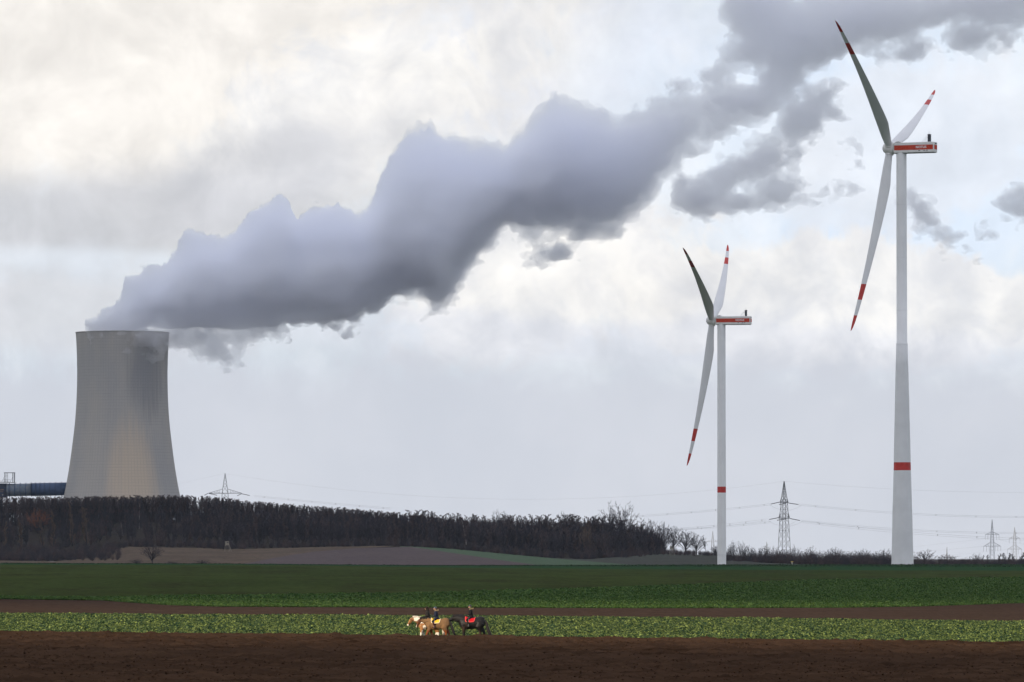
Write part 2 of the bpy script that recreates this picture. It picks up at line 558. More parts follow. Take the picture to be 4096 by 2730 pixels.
def leaf_mat(name, a, c_, rough=0.45, trans=0.25, spec=0.4, scale=1.4, lo=0.25, hi=0.95):
    m_ = bpy.data.materials.new(name)
    m_.use_nodes = True
    t = m_.node_tree
    nb = NB(t)
    bs = t.nodes['Principled BSDF']
    bs.inputs['Roughness'].default_value = rough
    bs.inputs['Specular IOR Level'].default_value = spec
    geo = nb.n('ShaderNodeNewGeometry')
    isl = geo.outputs['Random Per Island']
    f_ = nb.m('ADD', nb.m('MULTIPLY', isl, 0.75), nb.m('MULTIPLY', nb.ramp(nb.noise(geo.outputs['Position'], scale, 3), 0.3, 0.7), 0.35))
    col = nb.mix(nb.ramp(f_, lo, hi), a, c_)
    nb.put(bs.inputs['Base Color'], col)
    tr = nb.n('ShaderNodeBsdfTranslucent')
    nb.put(tr.inputs['Color'], col)
    mx = nb.n('ShaderNodeMixShader')
    mx.inputs[0].default_value = trans
    t.links.new(bs.outputs[0], mx.inputs[1])
    t.links.new(tr.outputs[0], mx.inputs[2])
    t.links.new(mx.outputs[0], t.nodes['Material Output'].inputs['Surface'])
    return m_


# ------------------------------------------------------------------ terrain
XS0, XS1 = -700, 4800


def line(pts):
    xs = [p[0] for p in pts]
    ys = [p[1] for p in pts]
    return lambda px: float(np.interp(px, xs, ys))


def crest_y(px):
    return float(np.interp(px, [-700, 0, 1200, 2048, 3000, 4096, 4800], [2520, 2527, 2538, 2547, 2558, 2571, 2580]))


def zline(pyf, z):
    """a field boundary lying at height z: distance follows from the pixel row"""
    def fn(px):
        py = pyf(px)
        lo, hi = 100.0, 6000.0
        for _ in range(40):
            mid = (lo + hi) / 2
            if P(px, py, mid).z > z:
                lo = mid
            else:
                hi = mid
        return P(px, py, lo)
    return fn


def yline(pyf, Y):
    return lambda px: P(px, pyf(px), Y if not callable(Y) else Y(px))


L_near = lambda px: P(px, 2830, 215)
L_crest = lambda px: P(px, crest_y(px), 395)
L_dip = lambda px: P(px, crest_y(px), 395) + Vector(((px - 2048) / F * 11, 11, -0.85))
L_crop_far = yline(line([(-700, 2451), (0, 2457), (2048, 2467), (3000, 2475), (4096, 2489), (4800, 2497)]), 560)
L_strip = zline(line([(-700, 2394), (0, 2398), (408, 2403), (544, 2413), (680, 2422), (884, 2428), (1600, 2431), (2600, 2434), (3363, 2432), (3681, 2427), (4096, 2413), (4800, 2386)]), 0.3)
L_mid = zline(line([(-700, 2388), (0, 2392), (442, 2396), (626, 2391), (1020, 2386), (1600, 2378), (2048, 2365), (2600, 2349), (2918, 2335), (3236, 2322), (4096, 2311), (4800, 2306)]), 0.35)
L_blue = yline(line([(-700, 2258), (1200, 2262), (1500, 2267), (1800, 2272), (2600, 2278), (4096, 2285), (4800, 2288)]), 2000)
L_top = yline(line([(-700, 2253), (0, 2255), (800, 2257), (1300, 2261), (1700, 2263), (2400, 2262), (2900, 2260), (4096, 2259), (4800, 2258)]), 2250)


def loft(name, A, B, nx, ny, mat, kind='structure', disp=None, ease=None, y_even=True):
    xs = np.linspace(XS0, XS1, nx)
    a = np.array([A(x) for x in xs])
    c_ = np.array([B(x) for x in xs])
    t = np.linspace(0, 1, ny)[:, None, None]
    g = a[None] * (1 - t) + c_[None] * t
    if disp is not None:
        g[:, :, 2] += disp(g[:, :, 0], g[:, :, 1], np.broadcast_to(t[:, :, 0], g.shape[:2]))
    idx = np.arange(nx * ny).reshape(ny, nx)
    f = np.stack([idx[:-1, :-1], idx[:-1, 1:], idx[1:, 1:], idx[1:, :-1]], -1).reshape(-1, 4)
    me = np_mesh(name, g.reshape(-1, 3), f, smooth=True)
    return tag(link(name, me, None, mat), kind=kind)


def soil_disp(x, y, t):
    e = np.minimum(1, (1 - t) * 30 + 0.3)
    fur = np.sin((y + 0.035 * x) * 2 * math.pi / 2.4 + 3 * fbm([x * 0.05, y * 0.05], 2, 40)) * 0.04
    lines_ = -np.clip(vnoise([x * 0.012 + 3, y * 0.14], 61) - 0.60, 0, 1) * 1.1 - np.clip(vnoise([x * 0.05, y * 0.45], 63) - 0.70, 0, 1) * 0.7
    clods = fbm([x * 2.1, y * 1.6], 3, 11) * 0.26 + np.maximum(0, fbm([x * 0.9 + 9, y * 0.8], 3, 12)) * 0.55
    swell = fbm([x * 0.07, y * 0.10], 3, 21) * 0.25
    return (fur + clods + lines_ + swell * np.clip((1 - t) * 4, 0.12, 1)) * e


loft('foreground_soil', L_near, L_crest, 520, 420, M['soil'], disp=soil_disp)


def clods(name, n, seed):
    rs = np.random.RandomState(seed)
    o_ = np.array([[1, 0, 0], [-0.5, 0.87, 0], [-0.5, -0.87, 0], [0.15, 0.1, 0.6], [0.1, 0.1, -0.4]], np.float32)
    fc = np.array([[0, 1, 3], [1, 2, 3], [2, 0, 3], [1, 0, 4], [2, 1, 4], [0, 2, 4]])
    px = rs.uniform(-120, 4220, n)
    t = rs.rand(n) ** 0.8
    A = np.array([L_near(x) for x in (0, 4096)])
    tab = np.linspace(-120, 4220, 80)
    ca = np.array([L_near(x) for x in tab])
    cb_ = np.array([L_crest(x) for x in tab])
    a = np.stack([np.interp(px, tab, ca[:, k]) for k in range(3)], 1)
    c_ = np.stack([np.interp(px, tab, cb_[:, k]) for k in range(3)], 1)
    p = a * (1 - t[:, None]) + c_ * t[:, None]
    p[:, 2] += soil_disp(p[:, 0], p[:, 1], t) + 0.01
    sz = 0.018 + 0.07 * rs.rand(n) ** 5 + 0.022 * rs.rand(n)
    q = rs.uniform(0, 6.28, n)
    v = o_[None] * sz[:, None, None] * rs.uniform(0.7, 1.4, (n, 5, 3))
    x = v[:, :, 0] * np.cos(q)[:, None] - v[:, :, 1] * np.sin(q)[:, None]
    y = v[:, :, 0] * np.sin(q)[:, None] + v[:, :, 1] * np.cos(q)[:, None]
    v = np.stack([x, y, v[:, :, 2]], -1) + p[:, None]
    f = fc[None] + 5 * np.arange(n)[:, None, None]
    me = np_mesh(name, v.reshape(-1, 3), f.reshape(-1, 3))
    return tag(link(name, me, None, M['clod']), 'crumbled brown clods of earth over the ploughed foreground', 'soil clods', None, 'stuff')


M['clod'] = leaf_mat('clod', (0.031, 0.017, 0.010), (0.062, 0.034, 0.019), 0.95, 0.0, 0.0)
clods('soil_clods', 50000, 77)
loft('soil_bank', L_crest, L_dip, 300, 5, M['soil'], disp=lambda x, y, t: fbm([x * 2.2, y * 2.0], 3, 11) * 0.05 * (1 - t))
near_l = lambda px: Vector((P(px, 2830, 215).x * 1.4 + (-40 if px < 2048 else 40), -60, 4.3))
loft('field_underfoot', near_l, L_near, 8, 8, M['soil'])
loft('crop_ground', L_dip, L_crop_far, 60, 30, M['under_crop'])
loft('soil_strip', L_crop_far, L_strip, 240, 80, M['soil_strip'], disp=lambda x, y, t: fbm([x * 0.9, y * 0.9], 4, 31) * 0.16 * np.minimum(1, 8 * np.minimum(t, 1 - t)))
loft('green_field', L_strip, L_mid, 300, 160, M['mid_green'], disp=lambda x, y, t: fbm([x * 0.6, y * 0.4], 4, 33) * 0.3 * np.minimum(1, 10 * np.minimum(t, 1 - t)))
loft('dark_field', L_mid, L_blue, 260, 200, M['dark_green'], disp=lambda x, y, t: (fbm([x * 0.25, y * 0.12], 4, 35) * 0.45 + fbm([x * 0.012, y * 0.006], 3, 36) * 0.9) * np.minimum(1, 10 * np.minimum(t, 1 - t)))
loft('far_green_strip', L_blue, L_top, 500, 60, M['blue_green'], disp=lambda x, y, t: fbm([x * 0.5, y * 0.25], 3, 37) * 0.5 * np.minimum(1, t * 8))

# hill behind the field edge, in pixel columns: field rows first, then the wooded slope
edge_w = line([(-700, 2240), (0, 2243), (220, 2246), (380, 2232), (450, 2200), (520, 2188), (800, 2193), (900, 2198), (1100, 2194), (1270, 2189), (1500, 2185), (1640, 2187), (1800, 2196), (2000, 2215), (2200, 2233), (2350, 2238), (2500, 2228), (2650, 2216), (2900, 2222), (3100, 2240), (3300, 2252), (3600, 2258), (4800, 2262)])
ridge = line([(-700, 2090), (0, 2087), (700, 2081), (1000, 2098), (1400, 2128), (1700, 2148), (2000, 2165), (2300, 2182), (2500, 2196), (2700, 2212), (3000, 2236), (3500, 2254), (4800, 2258)])
FOOT_PY = 2269


def hill_pt(px, py):
    """point of the lower slope seen at pixel (px, py)"""
    e = edge_w(px)
    t = (FOOT_PY - py) / max(1.0, FOOT_PY - e)
    return P(px, py, 3050 + 750 * t)


def slope_pt(px, t):
    """t = 0 at the lower edge of the wood (3800 m), 1 on the ridge (4400 m)"""
    e, r_ = edge_w(px), ridge(px)
    return P(px, e + (r_ - e) * t, 3800 + 600 * t)


plough_top = line([(-700, FOOT_PY), (930, FOOT_PY), (960, 2260), (1050, 2241), (1150, 2223), (1260, 2207), (1420, 2194), (1640, 2188), (1800, 2211), (2000, 2241), (2130, 2258), (2210, FOOT_PY), (4800, FOOT_PY)])
green_top = line([(-700, FOOT_PY), (930, FOOT_PY), (960, 2260), (1050, 2241), (1150, 2223), (1260, 2207), (1420, 2194), (1600, 2187), (1640, 2187), (1800, 2196), (2000, 2215), (2250, 2238), (2400, 2250), (2500, 2258), (2570, FOOT_PY), (4800, FOOT_PY)])


def strip_patch(name, lo, hi, x0, x1, mat, step=20, rows=6, pt=hill_pt, z_noise=0.0):
    vs_, fs, ids = [], [], {}
    xs = list(range(x0, x1 + 1, step))
    for i, x in enumerate(xs):
        for j in range(rows + 1):
            y = lo(x) + (min(hi(x), lo(x)) - lo(x)) * j / rows
            q = pt(x, y)
            vs_.append(q)
            ids[i, j] = len(vs_) - 1
    for i in range(len(xs) - 1):
        if lo(xs[i]) - hi(xs[i]) < 0.4 and lo(xs[i + 1]) - hi(xs[i + 1]) < 0.4:
            continue
        for j in range(rows):
            fs.append((ids[i, j], ids[i + 1, j], ids[i + 1, j + 1], ids[i, j + 1]))
    me = bpy.data.meshes.new(name)
    me.from_pydata([tuple(q) for q in vs_], [], fs)
    me.update()
    me.polygons.foreach_set('use_smooth', np.ones(len(me.polygons), bool))
    return tag(link(name, me, None, mat), kind='structure')


flat_foot = lambda px: FOOT_PY
loft('field_dip', L_top, lambda px: P(px, FOOT_PY, 3050) + Vector((0, 0, 0)), 40, 2, M['dark_green'])
strip_patch('ploughed_field', flat_foot, plough_top, 920, 2220, M['plough'])
strip_patch('winter_green_field', plough_top, green_top, 1600, 2580, M['winter_green'])
strip_patch('rough_grassland', lambda x: green_top(x), lambda x: edge_w(x), -700, 1660, M['dry_grass'], rows=12)
strip_patch('fallow_field', lambda x: green_top(x), lambda x: edge_w(x), 1980, 4800, M['grey_field'], rows=8)
loft('wooded_slope', lambda px: slope_pt(px, 0), lambda px: slope_pt(px, 1), 120, 10, M['wood_floor'])
loft('plateau', lambda px: slope_pt(px, 1), lambda px: P(px, ridge(px) + 6, 6500), 60, 4, M['wood_floor'])
loft('far_plain', lambda px: P(px, ridge(px) + 6, 6500), lambda px: P(px * 1.6 - 1200, 2238, 15500), 40, 6, M['wood_floor'])
# one broad sheet under everything, out to the horizon
me = np_mesh('ground', [(-9000, -2000, -6), (9000, -2000, -6), (9000, 17000, -6), (-9000, 17000, -6)], [(0, 1, 2, 3)])
tag(link('ground', me, None, M['bank_green']), kind='structure')


# ------------------------------------------------------------------ crops (leafy plants nobody could count)
def leaf_crop(name, A, B, n, size, mat, seed, leaves=6, x0=-150, x1=4250, lift=0.0, up=(25, 75), bias=1.0, grow=0.0):
    rs = np.random.RandomState(seed)
    px = rs.uniform(x0, x1, n)
    # even over the ground from front to back
    t = rs.rand(n) ** bias
    tab = np.linspace(x0, x1, 200)
    a = np.array([A(x) for x in tab])
    c_ = np.array([B(x) for x in tab])
    pa = np.stack([np.interp(px, tab, a[:, k]) for k in range(3)], 1)
    pc = np.stack([np.interp(px, tab, c_[:, k]) for k in range(3)], 1)
    base = pa * (1 - t[:, None]) + pc * t[:, None]
    sz = size * (1 + grow * t) * rs.uniform(0.55, 1.25, n) * (0.75 + 0.6 * vnoise([base[:, 0] * 0.35, base[:, 1] * 0.12], seed + 5))
    V, Fc = [], []
    for k in range(leaves):
        az = rs.uniform(0, 2 * math.pi, n)
        el_ = np.radians(rs.uniform(up[0], up[1], n))
        ln = sz * rs.uniform(0.8, 1.25, n)
        wd = ln * rs.uniform(0.22, 0.36, n)
        d = np.stack([np.cos(az) * np.cos(el_), np.sin(az) * np.cos(el_), np.sin(el_)], 1)
        s_ = np.stack([-np.sin(az), np.cos(az), np.zeros(n)], 1)
        tl = rs.uniform(-0.5, 0.5, n)[:, None]
        s_ = s_ + tl * np.stack([np.zeros(n), np.zeros(n), np.ones(n)], 1)
        p0 = base + np.array([0, 0, lift]) + s_ * 0.01
        mid = p0 + d * (ln * 0.55)[:, None]
        tip = p0 + d * ln[:, None] * np.array([1.15, 1.15, 0.85]) - np.stack([np.zeros(n), np.zeros(n), ln * 0.12], 1)
        V += [p0, mid + s_ * wd[:, None], tip, mid - s_ * wd[:, None]]
        o = np.arange(n) + 4 * k * n
        Fc.append(np.stack([o, o + n, o + 2 * n, o + 3 * n], 1))
    me = np_mesh(name, np.concatenate(V), np.concatenate(Fc))
    return link(name, me, None, mat)


M['leaf'] = leaf_mat('leaf', (0.016, 0.043, 0.020), (0.262, 0.325, 0.085), 0.6, 0.25, 0.15, lo=0.36, hi=1.05)  # highlights and shade among the leaves are put into this colour range
M['leaf_mid'] = leaf_mat('leaf_mid', (0.040, 0.088, 0.022), (0.100, 0.155, 0.042), 0.7, 0.2, 0.05)
M['leaf_far'] = leaf_mat('leaf_far', (0.018, 0.046, 0.022), (0.040, 0.070, 0.020), 0.7, 0.2, 0.2)
L_crop_in = lambda px: L_dip(px).lerp(L_crop_far(px), 0.02)
tag(leaf_crop('leafy_crop', L_crop_in, L_crop_far, 98000, 0.20, M['leaf'], 101, 5), 'broad band of pale green leafy cover crop behind the ploughed soil', 'crop', None, 'stuff')
tag(leaf_crop('low_crop', L_strip, L_mid, 90000, 0.24, M['leaf_mid'], 102, 3, bias=1.7, grow=0.9), 'low dark green crop beyond the bare soil strip', 'crop', None, 'stuff')
L_top_in = lambda px: L_blue(px).lerp(L_top(px), 0.55)
tag(leaf_crop('field_edge_crop', L_top_in, L_top, 16000, 0.42, M['leaf_far'], 103, 2), 'blue green crop along the far edge of the fields', 'crop', None, 'stuff')



# ------------------------------------------------------------------ wind turbines
def blade_sections(n=36):
    ss = np.concatenate([np.linspace(0, 0.24, 12), np.linspace(0.28, 0.742, 10)[0:], np.linspace(0.742, 0.828, 4)[1:], np.linspace(0.828, 0.914, 4)[1:], np.linspace(0.914, 1, 9)[1:]])
    return sorted(set(np.round(ss, 4)))


def blade_ring(s, L, n=20):
    """cross-section of the blade at span fraction s: x = along the rotor axis (to the rear), y = tangential, z = span"""
    c_ = float(np.interp(s, [0, 0.03, 0.10, 0.20, 0.26, 0.45, 0.6, 0.75, 0.88, 0.95, 0.985, 1.0], [2.7, 2.75, 3.7, 4.75, 4.7, 3.7, 2.9, 2.2, 1.65, 1.25, 0.75, 0.12]))
    th = float(np.interp(s, [0, 0.03, 0.10, 0.2, 0.35, 0.6, 0.9, 1.0], [1.0, 1.0, 0.66, 0.42, 0.30, 0.22, 0.17, 0.14]))
    tw = R(float(np.interp(s, [0, 0.1, 0.3, 0.6, 1.0], [14, 13, 8, 3, -1])))
    le = float(np.interp(s, [0, 0.04, 0.2, 1.0], [0.5, 0.5, 0.34, 0.30]))
    fwd = -(math.tan(R(2.6)) * L * s + 3.2 * s ** 2.4)
    out = []
    for k in range(n):
        q = 2 * math.pi * k / n
        u = 0.5 - 0.5 * math.cos(q)                     # 0 at the leading edge, 1 at the trailing edge
        yt = 0.5 * th * math.sin(q) * (1 if s < 0.03 else (1 - 0.55 * u * min(1, (s - 0.03) / 0.1)))
        x = (u - le) * c_
        y = yt * c_
        xr = x * math.cos(tw) - y * math.sin(tw)
        yr = x * math.sin(tw) + y * math.cos(tw)
        out.append((xr + fwd, yr, s * L))
    return out


def make_blade(L, theta, hub, parent, tilt):
    def part(name, s0, s1, mat, par):
        ss = [s0] + [s for s in blade_sections() if s0 < s < s1] + [s1]
        mb = MB()
        n = 20
        for s in ss:
            mb.v += blade_ring(s, L, n)
        for i in range(len(ss) - 1):
            for k in range(n):
                k2 = (k + 1) % n
                mb.f.append((i * n + k, i * n + k2, (i + 1) * n + k2, (i + 1) * n + k))
        o = mb.build(name, mat, par, smooth=True)
        return o
    bl = bpy.data.objects.new('blade', None)
    white = [(0.0, 0.742), (0.828, 0.914)]
    # one mesh for both white lengths
    mb = MB()
    n = 20
    for (s0, s1) in white:
        ss = [s0] + [s for s in blade_sections() if s0 < s < s1] + [s1]
        o = len(mb.v)
        for s in ss:
            mb.v += blade_ring(s, L, n)
        for i in range(len(ss) - 1):
            for k in range(n):
                k2 = (k + 1) % n
                mb.f.append((o + i * n + k, o + i * n + k2, o + (i + 1) * n + k2, o + (i + 1) * n + k))
    bl = mb.build('blade', M['blade_white'], parent, smooth=True)
    bl.matrix_local = Matrix.Translation(hub) @ Matrix.Rotation(tilt, 4, 'Y') @ Matrix.Rotation(-theta, 4, 'X')
    part('red_band', 0.742, 0.828, M['red'], bl)
    part('red_tip', 0.914, 1.0, M['red'], bl)
    # root collar
    mb = MB()
    mb.lathe([(1.40, 0), (1.62, 0.02), (1.62, 0.30), (1.40, 0.32)], 24)
    col_ = mb.build('root_collar', M['panel_white'], bl, True)
    col_.location = (0, 0, 2.35)
    return bl


def make_turbine(base, yaw, tilt, thetas, hub_h, prof, band, joints, label, L=74.5, nac=None, mat_low=None, z_step=None, ring_z=None):
    root = empty('wind_turbine', base, 0, label, 'wind turbine', 'wind turbines on the field edge')
    z0, z1 = band

    def rad(z):
        return float(np.interp(z, [p[1] for p in prof], [p[0] for p in prof]))

    def shell(name, za, zb, mat, par=root, grow=0.0):
        zs = sorted({za, zb} | {p[1] for p in prof if za < p[1] < zb})
        mb = MB()
        mb.lathe([(rad(min(max(z, za + 1e-4), zb - 1e-4)) + grow, z) for z in zs], 64)
        return mb.build(name, mat, par, True)

    zs = z_step or (z1 + 0.01)
    tw = shell('tower', -4, z0, mat_low or M['steel_white'])
    shell('red_band', z0, z1, M['red'], tw)
    if z_step:
        shell('tower_middle', z1, z_step, mat_low, tw)
        shell('tower_top', z_step, hub_h - 2.0, M['steel_white'], tw)
        mb = MB()
        mb.lathe([(rad(z_step + 0.2) - 0.1, z_step + 0.01), (rad(z_step - 0.2) + 0.02, z_step + 0.01), (rad(z_step - 0.2) + 0.02, z_step - 0.7)], 64)
        mb.build('step_ring', M['tower_grey'], tw, True)
    else:
        shell('tower_top', z1, hub_h - 2.0, M['steel_white'], tw)
    for z in joints:
        mb = MB()
        r_ = rad(z)
        mb.lathe([(r_ - 0.02, z - 0.09), (r_ + 0.035, z - 0.07), (r_ + 0.035, z + 0.07), (r_ - 0.02, z + 0.09)], 64)
        mb.build('flange_ring', M['tower_grey'], tw, True)
    if ring_z:
        mb = MB()
        r_ = rad(ring_z)
        mb.lathe([(r_ - 0.02, ring_z - 0.12), (r_ + 0.22, ring_z - 0.10), (r_ + 0.22, ring_z + 0.10), (r_ - 0.02, ring_z + 0.12)], 64)
        mb.build('collar', M['tower_grey'], tw, True)
    else:
        mb = MB()
        mb.box((-0.6, -rad(0.5) - 0.25, -0.5), (0.6, -rad(0.5) + 0.3, 2.4))
        mb.build('entrance_door', M['tower_grey'], tw)
    # nacelle: local x runs to the rear, local y away from the camera side
    hz = hub_h
    nx0, nx1 = nac or (-2.75, 14.4)
    hy, zt, zb = 2.05, 2.05, -2.15

    def hull(x0, x1, y_, za, zb_, ch):
        vv, ff = [], []
        sect = [(-y_, za + ch), (-y_, zb_ - ch), (-y_ + ch, zb_), (y_ - ch, zb_), (y_, zb_ - ch), (y_, za + ch), (y_ - ch, za), (-y_ + ch, za)]
        rings = [(x0, 0.93), (x0 + 0.35, 1.0), (x1 - 0.45, 1.0), (x1, 0.94)]
        mz = (za + zb_) / 2
        for (x, sc) in rings:
            vv += [(x, a * sc, mz + (c__ - mz) * sc) for a, c__ in sect]
        n = len(sect)
        for i in range(len(rings) - 1):
            for k in range(n):
                ff.append((i * n + k, i * n + (k + 1) % n, (i + 1) * n + (k + 1) % n, (i + 1) * n + k))
        ff.append(tuple(range(n))[::-1])
        ff.append(tuple((len(rings) - 1) * n + k for k in range(n)))
        return vv, ff
    pivot = bpy.data.objects.new('nacelle', None)
    mb = MB()
    mb.add(*hull(nx0, nx1, hy, zb, zt, 0.22))
    mb.box((nx0 + 0.5, -1.2, zb - 0.25), (1.9, 1.2, zb + 0.1))
    # hump over the main bearing
    mb.tube([(nx0 + 0.3, 0, zt - 0.2), (nx0 + 0.9, 0, zt + 0.35), (nx0 + 2.2, 0, zt + 0.42), (nx0 + 3.6, 0, zt - 0.1)], [(1.5, 0.25), (1.6, 0.3), (1.6, 0.3), (1.4, 0.1)], 14)
    nacelle = mb.build('nacelle', M['panel_white'], root)
    nacelle.matrix_local = Matrix.Translation((0, 0, hz)) @ Matrix.Rotation(-yaw, 4, 'Z')
    for sgn in (-1, 1):
        mb = MB()
        mb.box((nx0 + 0.38, -0.012, -1.02), (nx1 - 0.48, 0.012, 0.92))
        st = mb.build('red_stripe', M['stripe_red'], nacelle)
        st.location = (0, sgn * (hy + 0.008), 0.0)
    mb = MB()
    mb.box((-0.012, -1.72, -0.95), (0.012, 1.72, 0.85))
    st = mb.build('red_stripe', M['stripe_red'], nacelle)
    st.location = (nx1 + 0.008, 0, 0)
    mb = MB()
    mb.box((-0.02, -1.0, -0.22), (0.02, 1.0, 0.22))
    o = mb.build('vent_louvre', M['dark_metal'], nacelle)
    o.location = (nx1 + 0.012, 0, 1.42)
    cu = bpy.data.curves.new('lettering', 'FONT')
    cu.body = 'NOTUS'
    cu.size = 1.28
    cu.extrude = 0.02
    cu.offset = 0.035
    cu.align_x = 'CENTER'
    cu.align_y = 'CENTER'
    cu.space_character = 1.04
    cu.materials.append(M['letter'])
    t0_ = bpy.data.objects.new('lettering', cu)
    COL.objects.link(t0_)
    me_ = bpy.data.meshes.new_from_object(t0_.evaluated_get(bpy.context.evaluated_depsgraph_get()))
    bpy.data.objects.remove(t0_)
    tx = link('lettering', me_, nacelle)
    tx.location = (nx1 - 5.4, -hy - 0.045, 0.0)
    tx.rotation_euler = (math.pi / 2, 0, 0)
    # the small mark cut into the O
    for dx, wv in ((-6.2, 0.75), (-4.1, 0.62), (-3.0, 0.62)):
        mb = MB()
        mb.box((-wv / 2, -0.03, -0.11), (wv / 2, 0.03, 0.11))
        o = mb.build('side_vent', M['dark_metal'], nacelle)
        o.location = (nx1 + dx, -hy - 0.01, -1.32)
    mb = MB()
    mb.box((nx0 + 0.6, -hy + 0.3, -0.08), (nx1 - 0.3, hy - 0.3, 0.0))
    o = mb.build('underside_panel', M['dark_metal'], nacelle)
    o.location = (0, 0, zb - 0.01)
    # cooler and wind-vane mast at the rear of the roof
    mb = MB()
    mb.box((-0.45, -0.85, 0.1), (0.45, 0.85, 2.95))
    mb.box((-0.55, -0.9, 2.9), (0.55, 0.9, 3.1))
    ck = mb.build('roof_cooler', M['dark_metal'], nacelle)
    ck.location = (nx1 - 2.6, 0, zt)
    for (x0, z0_, x1_, z1_) in ((-2.9, 0.0, -0.5, 2.75), (-1.7, 0.0, -0.5, 1.2), (-1.35, 1.85, -0.5, 1.85)):
        for y_ in (-0.9, 0.9):
            mb = MB()
            mb.tube([(x0, y_, z0_), (x1_, y_, z1_)], 0.06, 5)
            mb.build('strut', M['tower_grey'], ck)
    for x_, h_ in ((-0.28, 1.15), (0.22, 1.05)):
        mb = MB()
        mb.tube([(x_, 0, 3.1), (x_, 0, 3.1 + h_)], 0.05, 5)
        mb.build('sensor_rod', M['tower_grey'], ck)
    # hub and blades
    hub = (-4.75, 0, 0)
    mb = MB()
    prof_h = [(0.02, -3.1), (0.9, -2.95), (1.7, -2.45), (2.25, -1.6), (2.5, -0.5), (2.5, 1.0), (2.3, 1.75), (1.6, 1.9)]
    mb.lathe(prof_h, 40, cap=True)
    rot_m = Matrix.Rotation(tilt, 4, 'Y')
    hb = mb.build('hub', M['panel_white'], nacelle, True)
    hb.matrix_local = Matrix.Translation(hub) @ rot_m @ Matrix.Rotation(math.pi / 2, 4, 'Y')
    inv = Matrix.Translation((0, 0, hz)) @ Matrix.Rotation(-yaw, 4, 'Z')
    for th in thetas:
        bl = make_blade(L, R(th), Vector((0, 0, 0)), root, tilt)
        bl.matrix_local = inv @ Matrix.Translation(hub) @ rot_m @ Matrix.Rotation(R(-th), 4, 'X')
    return root


D1, D2 = 2257.0, 2873.0
k1 = F / D1
b1 = P(3610, 2260, D1)
h1 = P(3602, 593, D1).z - b1.z
prof1 = [(88.7, 2259), (84, 2166), (79.5, 2055), (69, 1883), (68, 1852), (65, 1767), (60, 1680), (57, 1596), (50.5, 1465), (45.5, 1375.5), (43, 1374.5), (42, 1000), (41, 620)]
p1 = [(4.6, -4.0)] + [(wd / 2 / k1, (2260 - y) / k1 * 1.0) for wd, y in prof1]
p1 = [(r_, z * h1 / ((2260 - 593) / k1)) for r_, z in p1]
make_turbine(b1, R(22.5), R(5.2), (-52.26, 67.74, -172.26), h1, p1, (37.4, 40.6),
             [8, 12.5, 17.5, 22, 29, 34, 46, 51, 56, 62, 67, 74, 80, 101, 122, 143],
             'nearer and taller wind turbine with conical concrete lower tower and red band', nac=(-2.75, 14.3), mat_low=M['tower_grey'], z_step=(2260 - 1375) / k1 * h1 / ((2260 - 593) / k1))
k2 = F / D2
b2 = P(2887, 2266, D2)
h2 = P(2884, 1283, D2).z - b2.z
p2 = [(2.22, -4), (2.22, 0), (2.2, 40), (2.12, 70), (2.08, h2)]
zz = lambda y: (2266 - y) / k2
make_turbine(b2, R(11.7), R(5.7), (-63.75, 56.25, 176.25), h2, p2, (zz(1972), zz(1948)), [zz(2090), zz(1810), zz(1560)],
             'more distant slim steel wind turbine standing between the wood and the taller turbine', nac=(-2.75, 15.2), ring_z=zz(2219))

# ------------------------------------------------------------------ cooling tower and power-station pieces
DC = 5400.0
kc = F / DC
cb = P(488, 2057, DC)
ct = empty('cooling_tower', cb, 0, 'huge pale concrete cooling tower giving off steam above the wooded hill', 'cooling tower')
zc = lambda y: (P(488, y, DC).z - cb.z)
prof = [(250, 2057), (230, 1981), (219, 1917), (208, 1854), (200.5, 1790), (192, 1726), (186, 1662), (182.5, 1599), (180.5, 1535), (180.5, 1471), (182, 1410), (184.5, 1365), (186.5, 1334)]
pr = [(r_ / kc, zc(y)) for r_, y in prof]
zz_ = np.linspace(pr[0][1], pr[-1][1], 60)
rr_ = np.interp(zz_, [p[1] for p in pr], [p[0] for p in pr])
rr_ = np.convolve(np.pad(rr_, 4, mode='reflect', reflect_type='odd'), np.ones(9) / 9, 'valid')
mb = MB()
mb.lathe([(float(a), float(c_)) for a, c_ in zip(rr_, zz_)], 128)
shell_o = mb.build('shell', M['concrete'], ct, True)
mb = MB()
top_z, top_r = float(zz_[-1]), float(rr_[-1])
mb.lathe([(top_r + 0.0, top_z), (top_r + 0.35, top_z + 0.02), (top_r + 0.35, top_z + 0.9), (top_r - 1.0, top_z + 0.9), (top_r - 1.2, top_z - 0.3), (top_r - 1.2, top_z - 30), (top_r - 4, top_z - 80)], 128)
mb.build('rim', M['concrete'], ct, True)

duct = empty('flue_gas_duct', P(130, 1960, DC), 0, 'thick blue ribbed flue duct running into the left side of the cooling tower', 'duct')


def duct_piece(name, xa, xb, ra, mat):
    pa = P(xa, 1961.5 - (xa - 20) * 0.020, DC) - duct.location
    pb = P(xb, 1961.5 - (xb - 20) * 0.020, DC) - duct.location
    mb = MB()
    mb.tube([pa, pa.lerp(pb, 0.5), pb], ra, 40)
    return mb.build(name, mat, duct, True)


duct_piece('pale_pipe', 28, 126, 5.9, M['duct_pale'])
duct_piece('blue_pipe', 126.1, 275, 6.15, M['duct_blue'])
for x in (38, 60, 82, 104, 126, 143, 161, 179, 201, 223, 246):
    duct_piece('ring_flange', x - 0.9, x + 0.9, 6.75 if x < 126 else 6.9, M['steel_blue'] if x >= 126 else M['duct_blue'])

